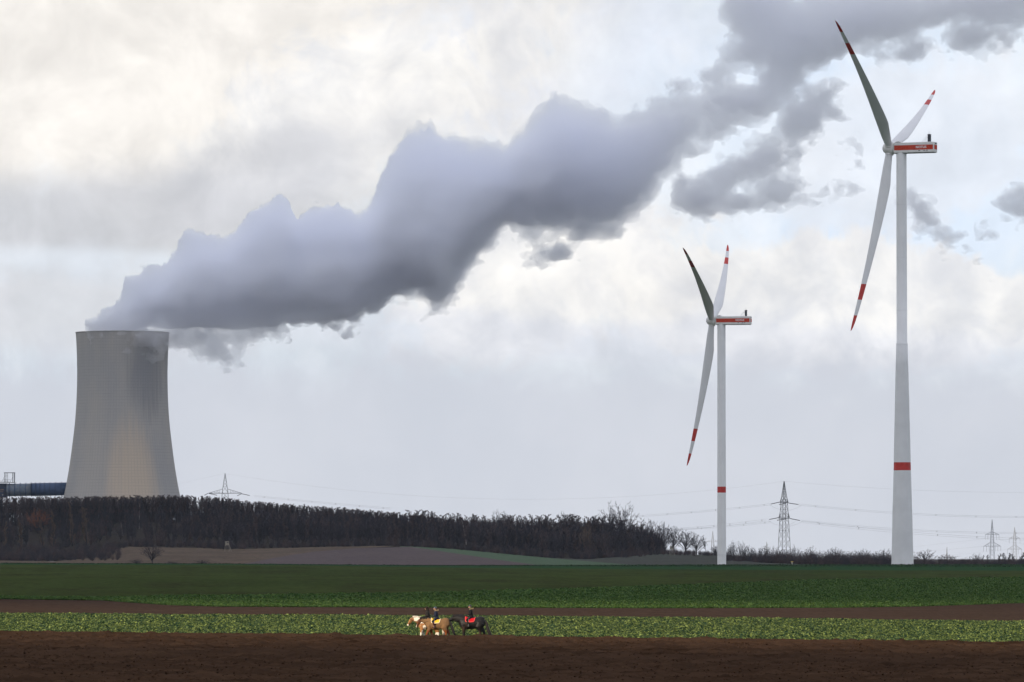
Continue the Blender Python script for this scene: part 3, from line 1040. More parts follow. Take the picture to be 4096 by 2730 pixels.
pc = P(12, 1962, DC + 4)
ph = empty('pump_house', pc, 0, 'dark blue steel plant building at the left frame edge beside the duct', 'plant building')
mb = MB()
u = 1 / kc
mb.box((-80 * u, -5, -30 * u), (17 * u, 6, 27 * u))
mb.build('wall', M['steel_blue'], ph)
for (x0, x1, y0, y1, mt) in ((-14, 5, -0.5, 4.5, 'rust_panel'), (-9, 3, -8, -4, 'rust_panel'), (-12, 2, -13, -11, 'duct_blue'), (-2, 3, -20, -17.5, 'post_white'), (6, 14, -22, -6, 'dark_metal'), (-14, 15, 8, 13, 'steel_blue'), (-14, 15, 18, 19.5, 'dark_metal')):
    mb = MB()
    mb.box((x0 * u, -5.5, y0 * u), (x1 * u, -5.02, y1 * u))
    mb.build('wall_panel', M[mt], ph)
for y in (-26, -16, -1.5, 15):
    mb = MB()
    mb.tube([(-80 * u, -5.7, y * u), (17 * u, -5.7, y * u)], 0.22, 6)
    mb.build('pipe', M['dark_metal'], ph)

gt = empty('steel_gantry', P(38, 1931, DC), 0, 'open steel gantry frame standing above the flue duct', 'gantry')
G = lambda x, y: Vector(((x - 38) * u, 0, (1931 - y) * u))


def bar(pts, r, name, mat=M['dark_metal'], par=gt, dy=(0,)):
    for d in dy:
        mb = MB()
        mb.tube([p + Vector((0, d, 0)) for p in pts], r, 5)
        mb.build(name, mat, par)


mb = MB()
mb.box(G(16.5, 1893.2) + Vector((0, -3, 0)), G(60, 1891) + Vector((0, 3, 0)))
mb.build('roof_beam', M['dark_metal'], gt)
mb = MB()
mb.box(G(-20, 1932.2) + Vector((0, -4, 0)), G(60, 1930.4) + Vector((0, 4, 0)))
mb.build('platform', M['dark_metal'], gt)
mb = MB()
mb.box(G(58, 1932) + Vector((0, -1, 0)), G(67, 1931.5) + Vector((0, 1, 0)))
mb.build('walkway', M['dark_metal'], gt)
for x, r in ((19, 0.16), (25, 0.22), (31.5, 0.2), (51.5, 0.2), (58.5, 0.24)):
    bar([G(x, 1930), G(x, 1893)], r, 'post', dy=(-2.4,) if x in (25, 31.5) else (-2.4, 2.4))
for a, c_ in (((8, 1930), (18, 1908)), ((43, 1927), (52, 1908)), ((31, 1919), (44, 1919)), ((13, 1919), (31, 1919)), ((19, 1905), (31, 1905))):
    bar([G(*a), G(*c_)], 0.11, 'brace', dy=(-2.4,))
for y in (1924.5, 1927):
    bar([G(-20, y), G(46, y)], 0.07, 'rail', dy=(-3.8,))
for k in range(9):
    x = -12 + k * 7
    bar([G(x, 1930.5), G(x, 1924.5)], 0.06, 'rail_post', dy=(-3.8,))


# ------------------------------------------------------------------ pylons and power lines
def pylon(px, base_py, top_py, Y, arms, half_w, yaw, label, r=0.16, mat=None, tension=False, group='lattice pylons', sections=14, peak=None):
    """arms: list of (pixel row, half length in pixels seen face on, insulator drop in px, insulator offsets)"""
    mat = mat or M['galv']
    base = P(px, base_py, Y)
    root = empty('electricity_pylon', base, yaw, label, 'pylon', group)
    k = F / Y
    H = (base_py - top_py) / k
    zof = lambda y: (base_py - y) / k
    hb, ha = half_w[0] / k, half_w[1] / k
    za = zof(arms[0][0])                            # topmost arm
    wid = lambda z: float(np.interp(z, [0, za + 0.8, H], [hb, ha, 0.12]))
    mb = MB()
    zs = [0]
    while zs[-1] < H - 1.0:
        zs.append(min(H, zs[-1] + max(1.7, 2.05 * wid(zs[-1]))))
    zs[-1] = H
    cs = [(-1, -1), (1, -1), (1, 1), (-1, 1)]
    for i in range(len(zs) - 1):
        z0_, z1_ = zs[i], zs[i + 1]
        a, c_ = wid(z0_), wid(z1_)
        for j, (sx, sy) in enumerate(cs):
            tx, ty = cs[(j + 1) % 4]
            mb.tube([(sx * a, sy * a, z0_), (sx * c_, sy * c_, z1_)], r, 4, False)
            mb.tube([(sx * a, sy * a, z0_), (tx * c_, ty * c_, z1_)], r * 0.6, 3, False)
            mb.tube([(tx * a, ty * a, z0_), (sx * c_, sy * c_, z1_)], r * 0.6, 3, False)
            if i % 3 == 0:
                mb.tube([(sx * a, sy * a, z0_), (tx * a, ty * a, z0_)], r * 0.6, 3, False)
    mb.build('mast', mat, root)
    for (row, hl, rise, drop, offs) in arms:
        z = zof(row)
        hl_, rs_ = hl / k, rise / k
        wv = wid(z)
        for sgn in (-1, 1):
            mb = MB()
            tip = Vector((sgn * hl_, 0, z))
            for sy in (-1, 1):
                mb.tube([(sgn * wv * 0, sy * wv, z), tip + Vector((0, sy * 0.25, 0))], r * 1.25, 4, False)
                up_ = Vector((sgn * wid(z + rs_), sy * wid(z + rs_), z + rs_))
                mb.tube([up_, tip + Vector((0, sy * 0.25, 0.1))], r * 0.8, 4, False)
                nseg = max(3, int(hl_ / 2.6))
                for q in range(1, nseg):
                    t0, t1 = q / nseg, (q + 0.5) / nseg
                    lo = Vector((sgn * (wv + (hl_ - wv) * t0), sy * wv * (1 - t0), z))
                    hi0 = up_.lerp(tip, t0)
                    mb.tube([lo, hi0], r * 0.5, 3, False)
                    mb.tube([lo, up_.lerp(tip, min(1, t1 + 0.12))], r * 0.5, 3, False)
            arm = mb.build('cross_arm', mat, root)
            for of in offs:
                mb = MB()
                x = sgn * hl_ * of
                if tension:
                    continue
                mb.tube([(x, 0, z - 0.1), (x, 0, z - drop / k)], r * 0.95, 5)
                mb.build('insulator', M['insulator'], arm)
    return root, k


def strings(root_name, segs, label, Y):
    """insulator chains drawn out along the line at a tension pylon"""
    pass


PY1, PY2 = 4620.0, 4000.0
# left pylon rising out of the wood
py1, kk = pylon(900, 2130, 1895, PY1, [(1974, 66, 17, 0, ())], (19, 11.5), R(4), 'lattice pylon whose top rises out of the wood right of the cooling tower', r=0.16, tension=True)
# middle pylon, seen along its arms
py2, kk = pylon(3137, 2236, 1926, PY2, [(2011, 34, 21, 0, ()), (2074, 46, 25, 0, ())], (20, 10), R(60), 'tall lattice pylon between the two wind turbines', r=0.17, tension=True)
FAR = 'distant lattice pylons at the right edge'
pylon(3969, 2268, 2079, 7300, [(2140, 28, 10, 20, (1.0, 0.62)), (2186, 35, 16, 20, (1.0, 0.66, 0.36))], (10, 5), R(8), 'distant pylon on the right, left of the pair with hanging insulators', r=0.135, mat=M['galv_far'])
pylon(4059, 2268, 2110, 8400, [(2155, 22, 9, 19, (1.0,)), (2198, 29, 14, 19, (1.0, 0.5))], (9, 4.5), R(8), 'distant pylon at the right edge of the picture, the smaller of the pair', r=0.135, mat=M['galv_far'])
pylon(2851, 2260, 2126, 8600, [(2168, 26, 8, 6, (1.0,))], (9, 4), R(5), 'small distant pylon half hidden behind the slim turbine tower', r=0.135, mat=M['galv_far'])
pylon(2657, 2262, 2087, 7000, [(2120, 22, 8, 6, (1.0,))], (9, 3.5), R(5), 'small distant pylon tip showing above the trees at the end of the wood', r=0.135, mat=M['galv_far'])
pylon(3788, 2268, 2189, 8600, [(2231, 37, 9, 4, (1.0,))], (7, 2.5), R(5), 'small distant pylon hidden behind the round tree right of the tall turbine', r=0.135, mat=M['galv_far'])
pylon(3067, 2262, 2168, 9000, [(2196, 16, 5, 3, (1.0,))], (5, 2), R(5), 'faint distant pylon tip above the trees left of the middle pylon', r=0.135, mat=M['galv_far'])


def wire(pts, Y0, Y1, label, r=0.045, name='power_line', n=40, group='power lines', twin=0.0):
    """a conductor through pixel points (quadratic sag), from distance Y0 to Y1"""
    xs = [p[0] for p in pts]
    co = np.polyfit(xs, [p[1] for p in pts], min(2, len(pts) - 1))
    x0, x1 = xs[0], xs[-1]
    mb = MB()
    for d in ((0,) if not twin else (-twin, twin)):
        q = []
        for i in range(n + 1):
            x = x0 + (x1 - x0) * i / n
            q.append(P(x, float(np.polyval(co, x)), Y0 + (Y1 - Y0) * i / n) + Vector((0, 0, d)))
        mb.tube(q, r * 0.8, 4)
    if twin:
        for i in range(3, n, 7):
            x = x0 + (x1 - x0) * i / n
            c_ = P(x, float(np.polyval(co, x)), Y0 + (Y1 - Y0) * i / n)
            mb.box(c_ - Vector((0.15, 0.1, twin + 0.05)), c_ + Vector((0.15, 0.1, twin + 0.05)))
    o = mb.build(name, M['wire'], None)
    return tag(o, label, 'power line', group)


wire([(900, 1895), (2140, 1998), (3137, 1926)], PY1, PY2, 'thin earth wire sagging between the left and the middle pylon', 0.035)
wire([(700, 1942), (800, 1917), (900, 1895)], 5200, PY1, 'thin earth wire from the left pylon back to the cooling tower', 0.035)
wire([(3137, 1926), (3571, 1957), (4110, 1971)], PY2, 3900, 'topmost thin earth wire running right from the middle pylon', 0.035)
wire([(2530, 2067), (2870, 2041), (3084, 2018)], 4150, PY2, 'upper twin cable left of the middle pylon behind the slim turbine', 0.05, twin=0.45)
wire([(2700, 2118), (2870, 2104), (3066, 2080)], 4150, PY2, 'lower twin cable left of the middle pylon', 0.05, twin=0.6)
wire([(2600, 2122), (2870, 2110), (3084, 2089)], 4160, PY2, 'lowest twin cable left of the middle pylon reaching into the trees', 0.045, twin=0.4)
wire([(3194, 2019), (3571, 2052), (4110, 2069)], PY2, 3900, 'upper twin cable running right from the middle pylon', 0.05, twin=0.45)
wire([(3204, 2084), (3571, 2117), (4110, 2133)], PY2, 3900, 'lower twin cable running right from the middle pylon', 0.05, twin=0.45)
wire([(3210, 2088), (3571, 2127), (4110, 2158)], PY2, 3920, 'lowest twin cable running right from the middle pylon', 0.05, twin=0.6)
wire([(1017, 1985), (1250, 2008), (1560, 2035)], PY1, 4150, 'twin cable running right from the left pylon into the treetops', 0.05, twin=0.45)
wire([(3650, 2188), (3800, 2172), (3941, 2155)], 8000, 7300, 'faint cable of the distant pylons, upper one', 0.06)
wire([(3650, 2210), (3780, 2200), (3934, 2186)], 8000, 7300, 'faint cable of the distant pylons, lower one', 0.06)
wire([(3800, 2222), (3900, 2212), (4030, 2198)], 8200, 8400, 'faint cable between the two distant right pylons', 0.06)
wire([(4000, 2160), (4050, 2170), (4110, 2178)], 7300, 7100, 'short faint cable leaving the frame at the far right', 0.06)


def chain(parent, a, c_, Y, mat=M['insulator'], r=0.26):
    inv = parent.matrix_basis.inverted()
    mb = MB()
    pa, pb = inv @ P(*a, Y), inv @ P(*c_, Y)
    mb.tube([pa, pb], r, 5)
    mb.build('insulator', mat, parent)


def jumper(parent, pts, Y):
    inv = parent.matrix_basis.inverted()
    xs = [p[0] for p in pts]
    co = np.polyfit(xs, [p[1] for p in pts], 2)
    mb = MB()
    mb.tube([inv @ P(x, float(np.polyval(co, x)), Y) for x in np.linspace(xs[0], xs[-1], 14)], 0.06, 4)
    mb.build('jumper_cable', M['wire'], parent)


for a, c_ in (((832, 1974), (818, 1982)), ((834, 1974), (868, 1982)), ((966, 1976), (949, 1984)), ((966, 1976), (999, 1983))):
    chain(py1, a, c_, PY1)
for a, c_ in (((3120, 2009), (3084, 2017)), ((3146, 2013), (3116, 2019)), ((3154, 2013), (3194, 2019)), ((3116, 2071), (3077, 2079)), ((3142, 2077), (3108, 2082)), ((3160, 2075), (3200, 2083))):
    chain(py2, a, c_, PY2)
for pts in (((3078, 2018), (3115, 2037), (3126, 2038)), ((3155, 2042), (3175, 2038), (3204, 2023)), ((3073, 2081), (3110, 2101), (3124, 2102)), ((3154, 2106), (3180, 2100), (3211, 2086)), ((3156, 2100), (3170, 2094), (3184, 2085))):
    jumper(py2, pts, PY2)

# ------------------------------------------------------------------ bare trees
UP = Vector((0, 0, 1))


def rand_dir(rg, axis, ang):
    """a direction at the given angle from axis, any way round"""
    a = axis.cross(Vector((1, 0, 0)) if abs(axis.x) < 0.8 else Vector((0, 1, 0))).normalized()
    c_ = axis.cross(a)
    q = rg.uniform(0, 2 * math.pi)
    return (axis * math.cos(ang) + (a * math.cos(q) + c_ * math.sin(q)) * math.sin(ang)).normalized()


def tree_mesh(kind, seed, twig_w=0.026, twigs=3600):
    """unit tree about 10 m tall: returns (wood mesh, crown mesh)"""
    rg = random.Random(seed)
    wood, crown = MB(), MB()
    tips = []

    taper = {'wood': 0.84, 'birch': 0.72, 'poplar': 0.6}.get(kind, 0.45)

    def limb(p, d, ln, r, depth, up, wob, mbx, n=5, seg=4):
        pts, rad = [p], [r]
        for i in range(seg):
            d = (d + Vector((rg.gauss(0, wob), rg.gauss(0, wob), rg.gauss(0, wob) * 0.6)) + UP * up).normalized()
            p = p + d * (ln / seg)
            pts.append(p)
            rad.append(max(0.012, r * (1 - 0.72 * (i + 1) / seg)))
        mbx.tube(pts, rad, n, False)
        return pts, d, rad

    def branches(pts, rad, ln, n, depth, ang, up, wob, f0=0.3):
        for i in range(n):
            t = f0 + (1 - f0) * (i + rg.random()) / n
            k = min(len(pts) - 2, int(t * (len(pts) - 1)))
            fr = t * (len(pts) - 1) - k
            p = pts[k].lerp(pts[k + 1], fr)
            ax = (pts[k + 1] - pts[k]).normalized()
            d = rand_dir(rg, ax, R(rg.uniform(*ang)))
            l2 = ln * rg.uniform(0.6, 1.0) * (1 - taper * t)
            q, d2, r2 = limb(p, d, l2, max(0.016, rad[k] * 0.5), depth, up, wob, crown if depth > 1 else wood, 3 if depth > 1 else 4, 3)
            if depth < 3:
                branches(q, r2, l2 * 0.62, 4 if depth == 1 else 4, depth + 1, ang, up, wob, 0.25)
            else:
                tips.append((q, l2))

    def domed(n, c_, rad, trunk_pts, z0, z1, f0, sub, arch=0.25, low=-0.35):
        # limbs that reach out to an uneven rounded crown
        for i in range(n):
            u_ = low + (1 - low) * ((i + rg.random()) / n)
            q = i * 2.399 + rg.uniform(-0.4, 0.4)
            cr = math.sqrt(max(0, 1 - u_ * u_))
            f = rg.uniform(0.80, 1.08)
            tgt = c_ + V_(rad[0] * cr * math.cos(q), rad[0] * cr * math.sin(q), rad[1] * u_) * f
            zz0 = z0 + (z1 - z0) * max(0, min(1, (u_ - low) / (1 - low))) * rg.uniform(0.7, 1.0)
            k = min(len(trunk_pts) - 1, max(0, int(zz0 / trunk_pts[-1].z * (len(trunk_pts) - 1))))
            st = trunk_pts[k].copy()
            mid = st.lerp(tgt, 0.55) + V_(rg.gauss(0, 0.25), rg.gauss(0, 0.25), arch * (tgt - st).length * 0.4)
            pts = []
            for j in range(6):
                t = j / 5
                pts.append(st * (1 - t) ** 2 + mid * 2 * t * (1 - t) + tgt * t * t + V_(rg.gauss(0, 0.06), rg.gauss(0, 0.06), rg.gauss(0, 0.06)))
            r0 = 0.06 + 0.05 * rg.random()
            rad_l = [r0 * (1 - 0.8 * j / 5) + 0.012 for j in range(6)]
            (wood if i % 2 == 0 else crown).tube(pts, rad_l, 4, False)
            branches(pts, rad_l, (tgt - st).length * 0.42, sub, 2, (22, 62), 0.10, 0.12, f0)

    V_ = lambda *a: Vector(a)
    if kind == 'oak':
        t, d, r = limb(Vector((0, 0, -0.5)), UP, 6.0, 0.25, 0, 0.02, 0.04, wood, 7, 6)
        domed(26, V_(0, 0, 5.9), (3.9, 4.0), t, 1.6, 5.0, 0.35, 5)
    elif kind == 'vase':
        t, d, r = limb(Vector((0, 0, -0.5)), UP, 5.0, 0.24, 0, 0.02, 0.05, wood, 7, 6)
        domed(26, V_(0, 0, 6.2), (3.0, 4.4), t, 0.9, 3.4, 0.3, 6, 0.10, -0.45)
    elif kind == 'poplar':
        t, d, r = limb(Vector((0, 0, -0.5)), UP, 10.3, 0.17, 0, 0.05, 0.02, wood, 6, 7)
        branches(t, r, 2.5, 26, 2, (12, 26), 0.22, 0.04, 0.06)
    elif kind == 'birch':
        t, d, r = limb(Vector((0, 0, -0.5)), UP, 10.0, 0.17, 0, 0.06, 0.07, wood, 6, 7)
        branches(t, r, 2.9, 15, 2, (25, 50), 0.10, 0.08, 0.38)
    elif kind == 'fork':
        t, d, r = limb(Vector((0, 0, -0.5)), UP, 4.6, 0.16, 0, 0.05, 0.06, wood, 6, 4)
        for i in range(3):
            d2 = rand_dir(rg, UP, R(rg.uniform(10, 26)))
            lead, d3, r2 = limb(t[-1], d2, rg.uniform(4.6, 5.8), 0.11, 1, 0.05, 0.07, wood, 5, 5)
            branches(lead, r2, 1.9, 7, 2, (20, 45), 0.10, 0.06, 0.3)
    elif kind == 'wood':
        t, d, r = limb(Vector((0, 0, -0.5)), UP, 10.0, 0.12, 0, 0.06, 0.03, wood, 5, 7)
        branches(t, r, 3.2, 36, 2, (22, 46), 0.16, 0.08, 0.16)
    elif kind == 'bush':
        t = [V_(0, 0, -0.3), V_(0.1, 0, 0.6), V_(0, 0.1, 1.4), V_(0, 0, 2.5)]
        domed(30, V_(0, 0, 3.6), (4.2, 6.2), t, 0.2, 1.6, 0.12, 5, 0.15, -0.5)
    elif kind == 'conifer':
        t, d, r = limb(Vector((0, 0, -0.5)), UP, 10.3, 0.16, 0, 0.1, 0.01, wood, 6, 5)
        for i in range(60):
            z = 1.0 + 8.9 * i / 60
            ln = 2.0 * (1 - z / 10.4) + 0.25
            q = rg.uniform(0, 2 * math.pi)
            d2 = Vector((math.cos(q), math.sin(q), -0.15)).normalized()
            tips.append(([Vector((0, 0, z)), Vector((0, 0, z)) + d2 * ln * 0.5, Vector((0, 0, z - 0.1)) + d2 * ln], 1.0))
    n_each = max(1, int(twigs / max(1, len(tips))))
    for pts, ln in tips:
        for k in range(n_each):
            t = rg.random()
            i = min(len(pts) - 2, int(t * (len(pts) - 1)))
            p = pts[i].lerp(pts[i + 1], t * (len(pts) - 1) - i)
            ax = (pts[-1] - pts[0]).normalized()
            up_k = {'conifer': -0.2, 'wood': 0.7, 'birch': 0.35, 'poplar': 0.7}.get(kind, 0.25)
            d = (rand_dir(rg, ax, R(rg.uniform(8, 60))) + UP * up_k).normalized()
            l2 = rg.uniform(0.35, 1.0) * (0.9 if kind != 'conifer' else 0.7) * min(1.0, 0.3 + ln / 1.6)
            s_ = d.cross(Vector((rg.gauss(0, 1), rg.gauss(0, 1), rg.gauss(0, 1)))).normalized() * twig_w * (1 if kind != 'conifer' else 2.2)
            crown.add([p - s_, p + s_, p + d * l2], [(0, 1, 2)])
    return wood.mesh(kind + '_trunk', True), crown.mesh(kind + '_crown')


TREES = {}


def proto(kind, seed, **kw):
    key = (kind, seed)
    if key not in TREES:
        a, c_ = tree_mesh(kind, seed, **kw)
        co = np.empty(len(c_.vertices) * 3, np.float32)
        c_.vertices.foreach_get('co', co)
        co = co.reshape(-1, 3)
        wdt = 2 * float(np.percentile(np.abs(co[:, 0]), 97))
        TREES[key] = (a, c_, wdt, float(np.percentile(co[:, 2], 99.7)))
    return TREES[key]


MATCACHE = {}
CLEAR = []                 # (pixel column, half width, foot row): nothing of the mass stands right in front


def with_mat(me, mat):
    """the same mesh under another material: shared copy"""
    key = (me.name, mat.name)
    if key not in MATCACHE:
        m2 = me if not me.materials else me.copy()
        m2.materials.clear()
        m2.materials.append(mat)
        MATCACHE[key] = m2
    return MATCACHE[key]


def tree(name, kind, seed, base, height, width, label, cat='tree', group=None, bark='bark', twig='twig', rz=None):
    wood_me, crown_me, nat_w, nat_h = proto(kind, seed)
    spread = width / nat_w
    root = empty(name, base, rz if rz is not None else rnd.uniform(0, 6.28), label, cat, group)
    root.scale = (spread, spread, height / nat_h)
    t_ = link('trunk', with_mat(wood_me, M[bark]), root)
    c_ = link('crown', with_mat(crown_me, M[twig]), root)
    return root


def hill_at(px, py):
    """where a tree foot seen at this pixel stands: field slope, wood slope or the flat in front"""
    e, r_ = edge_w(px), ridge(px)
    if py >= e:
        return hill_pt(px, min(py, FOOT_PY))
    return slope_pt(px, min(1.0, (e - py) / max(1, e - r_)))


def tree_px(name, kind, seed, px, base_py, top_py, width_px, label, cat='tree', **kw):
    """width_px: crown width in photograph pixels"""
    bs = hill_at(px, base_py)
    if (px < 800 or px in (1376, 1865, 2345)) and cat == 'tree':
        CLEAR.append((px, width_px * 0.42 + 3, base_py))
    k = F / bs.y
    h = (base_py - top_py) / k
    return tree(name, kind, seed, bs, h, width_px / k, label, cat, **kw)


SKY_G = 'bare trees on the skyline of the wood'
tree_px('oak_tree', 'oak', 1, 610, 2252, 2176, 84, 'low spreading bare tree standing alone on the rough grass below the wood')
for i, (px, b_, t_, w_, s_) in enumerate([(20, 2196, 2086, 24, 3), (84, 2202, 2092, 20, 4), (80, 2140, 2075, 16, 5), (170, 2196, 2080, 26, 3), (216, 2196, 2046, 26, 4), (290, 2192, 2010, 34, 5), (346, 2192, 2030, 36, 3), (335, 2120, 2035, 26, 4)]):
    pos = ['at the left frame edge', 'left of the rust coloured tree, lower on the slope', 'left of the rust coloured tree, higher on the slope', 'below the rust coloured tree', 'just right of the rust coloured tree', 'tallest of its row, under the left foot of the cooling tower', 'last on the right of its row', 'behind the last tree of its row'][i]
    tree_px('poplar_tree', 'poplar', s_, px, b_, t_, w_, 'tan columnar poplar ' + pos, group='columnar poplars on the left slope', twig='twig_tan', bark='bark')
tree_px('oak_tree', 'oak', 2, 152, 2140, 2036, 86, 'rust brown leafy tree on the wooded slope below the blue duct', twig='twig_rust')
B_G = 'white stemmed birches on the wooded slope'
for px, b_, t_, w_, s_, kd, txt in [(468, 2090, 2015, 26, 1, 'fork', 'forked white birch below the middle of the cooling tower'), (492, 2148, 2085, 16, 2, 'birch', 'low birch with a thick tan stem, left of the tall leaning birch stem'), (557, 2118, 1996, 30, 3, 'birch', 'long straight birch stem in a brown columnar crown'), (602, 2086, 2018, 20, 2, 'birch', 'thin white birch left of the brightest stem'), (626, 2087, 2008, 22, 1, 'birch', 'brightest white birch stem on the slope under the right half of the tower'), (704, 2068, 2002, 30, 2, 'fork', 'many-stemmed white birch below the right foot of the tower'), (724, 2066, 2010, 18, 3, 'birch', 'slender birch right beside the many-stemmed birch'), (52, 2054, 2030, 10, 1, 'birch', 'short pale birch at the far left below the duct'), (91, 2100, 2060, 14, 3, 'birch', 'pale stem left of the rust coloured tree'), (183, 2095, 2038, 16, 2, 'birch', 'pale stem right of the rust coloured tree'), (1376, 2158, 2118, 14, 1, 'birch', 'lone white birch stem above the ploughed field'), (1865, 2182, 2072, 40, 3, 'birch', 'pale birch in the dark front of the wood above the green wedge')]:
    tree_px('birch_tree', kd, s_ + 10, px, b_, t_, w_, txt, group=B_G, bark='birch_bark', twig='twig_brown')
tree_px('willow_tree', 'vase', 21, 2345, 2226, 2088, 62, 'pale brown vase shaped tree in front of the right end of the wood', twig='twig_tan')
tree_px('oak_tree', 'oak', 4, 1740, 2112, 2029, 120, 'wide rounded bare crown on the skyline above the ploughed field', group=SKY_G)
tree_px('ash_tree', 'vase', 22, 1988, 2120, 1996, 44, 'left one of the two crowns of the tall twin tree on the skyline', group=SKY_G)
tree_px('ash_tree', 'vase', 23, 2022, 2118, 1999, 46, 'right one of the two crowns of the tall twin tree on the skyline', group=SKY_G)
tree_px('birch_tree', 'birch', 24, 2083, 2110, 2015, 28, 'slim bare tree on the skyline right of the tall twin tree', group=SKY_G)
tree_px('birch_tree', 'wood', 25, 1207, 2095, 1999, 26, 'slim pointed tree rising over the wood above the grass slope', group=SKY_G)
tree_px('spruce_tree', 'conifer', 26, 1100, 2075, 2004, 20, 'small dark spruce on the skyline, left of the slim pointed tree', twig='needle')
tree_px('spruce_tree', 'conifer', 27, 1116, 2078, 2016, 18, 'smaller dark spruce beside the other spruce on the skyline', twig='needle')
for px, b_, t_, w_, s_, kd, txt in [(2185, 2130, 2038, 60, 5, 'oak', 'bare oak on the skyline midway between the twin tree and the biggest tree'), (2250, 2150, 2020, 60, 22, 'vase', 'tall bare tree on the skyline with a ragged top'), (2295, 2150, 2028, 66, 1, 'oak', 'round bare crown on the skyline left of a low gap'), (1905, 2130, 2056, 56, 4, 'oak', 'low rounded crown on the skyline left of the tall twin tree'), (2135, 2135, 2050, 62, 2, 'oak', 'broad bare crown on the skyline just right of the slim bare tree'), (2330, 2150, 2054, 40, 22, 'vase', 'narrow bare crown squeezed between two rounder crowns on the skyline'), (2362, 2150, 2048, 70, 2, 'oak', 'bare crown in the low gap left of the biggest skyline tree'), (2446, 2215, 2013, 96, 21, 'vase', 'left half of the biggest bare tree at the end of the wood'), (2492, 2212, 2011, 100, 23, 'vase', 'right half of the biggest bare tree at the end of the wood')]:
    tree_px('ash_tree' if kd == 'vase' else 'oak_tree', kd, s_, px, b_, t_, w_, txt, group=SKY_G)
E_G = 'rounded bare trees on the green bank'
for px, b_, t_, w_, s_, kd, txt in [(2562, 2222, 2074, 84, 4, 'oak', 'first and tallest rounded tree on the bank, next to the biggest tree'), (2598, 2214, 2080, 56, 22, 'vase', 'feathery upright tree second along the bank'), (2632, 2215, 2088, 50, 23, 'vase', 'third upright tree along the bank'), (2658, 2216, 2098, 60, 1, 'oak', 'dense tree on the bank in front of the distant pylon tip'), (2695, 2214, 2106, 62, 5, 'oak', 'tree on the bank right above the second hunting hide'), (2742, 2214, 2118, 76, 2, 'oak', 'broad open-branched tree on the bank'), (2786, 2213, 2131, 60, 4, 'oak', 'last open-branched tree of the bank before a gap'), (2826, 2216, 2144, 26, 24, 'birch', 'thin tree alone in the gap left of the slim turbine'), (2862, 2224, 2180, 34, 1, 'oak', 'low tree just left of the slim turbine tower')]:
    tree_px('oak_tree' if kd == 'oak' else 'ash_tree', kd, s_, px, b_, t_, w_ * 1.2, txt, group=E_G)

# the low row along the horizon on the right: single trees over a hedge
H_G = 'bare trees in the row along the right horizon'


def row_tree(name, kind, seed, px, top_py, width_px, label, Y=3500, base_py=2268, **kw):
    bs = P(px, base_py, Y)
    k = F / Y
    return tree(name, kind, seed, bs, (base_py - top_py) / k, width_px / k, label, group=H_G, **kw)


row = [(2905, 2180, 44, 'oak', 1, 'bush-like tree just right of the slim turbine tower'), (2932, 2165, 28, 'vase', 22, 'thin upright tree a little right of the slim turbine tower'), (2968, 2168, 34, 'vase', 23, 'upright fan shaped tree between the slim turbine and the small pylon tip'),
       (2998, 2185, 40, 'oak', 2, 'low tree left of the faint pylon tip'), (3030, 2198, 44, 'oak', 5, 'low dark tree under the faint pylon tip, left side'), (3058, 2181, 36, 'oak', 4, 'rounded tree under the faint pylon tip'), (3094, 2190, 54, 'oak', 1, 'broad dark tree left of the middle pylon foot'), (3138, 2200, 50, 'oak', 2, 'dense tree hiding the foot of the middle pylon'),
       (3180, 2183, 34, 'vase', 21, 'upright tree right of the middle pylon foot'), (3208, 2208, 46, 'oak', 5, 'low dense tree between the two upright trees'), (3241, 2186, 36, 'oak', 4, 'rounded tree right of the yellow marker post'), (3275, 2206, 66, 'oak', 1, 'dark broad tree midway along the row'), (3333, 2192, 46, 'oak', 2, 'rounded crown midway between middle pylon and tall turbine'), (3360, 2200, 44, 'oak', 5, 'slightly lower crown leaning on the midway one'),
       (3390, 2214, 50, 'oak', 4, 'low crown in the dip of the row'), (3422, 2204, 40, 'vase', 22, 'upright crown right of the dip'), (3450, 2198, 44, 'oak', 1, 'higher crown right of the dip'), (3482, 2216, 44, 'oak', 2, 'low crown left of the tall turbine'), (3509, 2204, 36, 'oak', 4, 'rounded crown second left of the tall turbine'), (3543, 2198, 46, 'oak', 5, 'rounded crown touching the tall turbine tower on its left'),
       (3660, 2224, 26, 'oak', 2, 'low scrubby tree touching the tall turbine tower on its right'), (3700, 2200, 62, 'oak', 4, 'well shaped round tree alone right of the tall turbine'), (3790, 2219, 60, 'oak', 1, 'round tree with arching branches in front of a small pylon'), (3757, 2238, 26, 'fork', 12, 'thin pale sapling left of the arching round tree'),
       (3857, 2232, 34, 'vase', 21, 'faint low tree right of the arching round tree'), (3872, 2230, 14, 'birch', 24, 'thin spindly tree beside the faint low tree'), (3908, 2216, 34, 'vase', 23, 'fan shaped tree left of the distant pylon'), (3932, 2224, 22, 'birch', 24, 'slender tree close to the left of the distant pylon'), (3951, 2222, 20, 'birch', 13, 'slender tree at the foot of the distant pylon'),
       (3990, 2217, 16, 'birch', 12, 'first pointed tree right of the distant pylon'), (4004, 2222, 16, 'birch', 11, 'second pointed tree right of the distant pylon'), (4017, 2215, 22, 'wood', 25, 'dense pointed tree between the two distant pylons'), (4031, 2218, 18, 'birch', 24, 'pointed tree left of the last pylon'), (4045, 2215, 18, 'wood', 25, 'pointed tree in front of the last pylon'), (4064, 2220, 22, 'birch', 13, 'pointed tree right of the last pylon'), (4082, 2213, 24, 'wood', 25, 'last dark pointed tree at the right frame edge')]
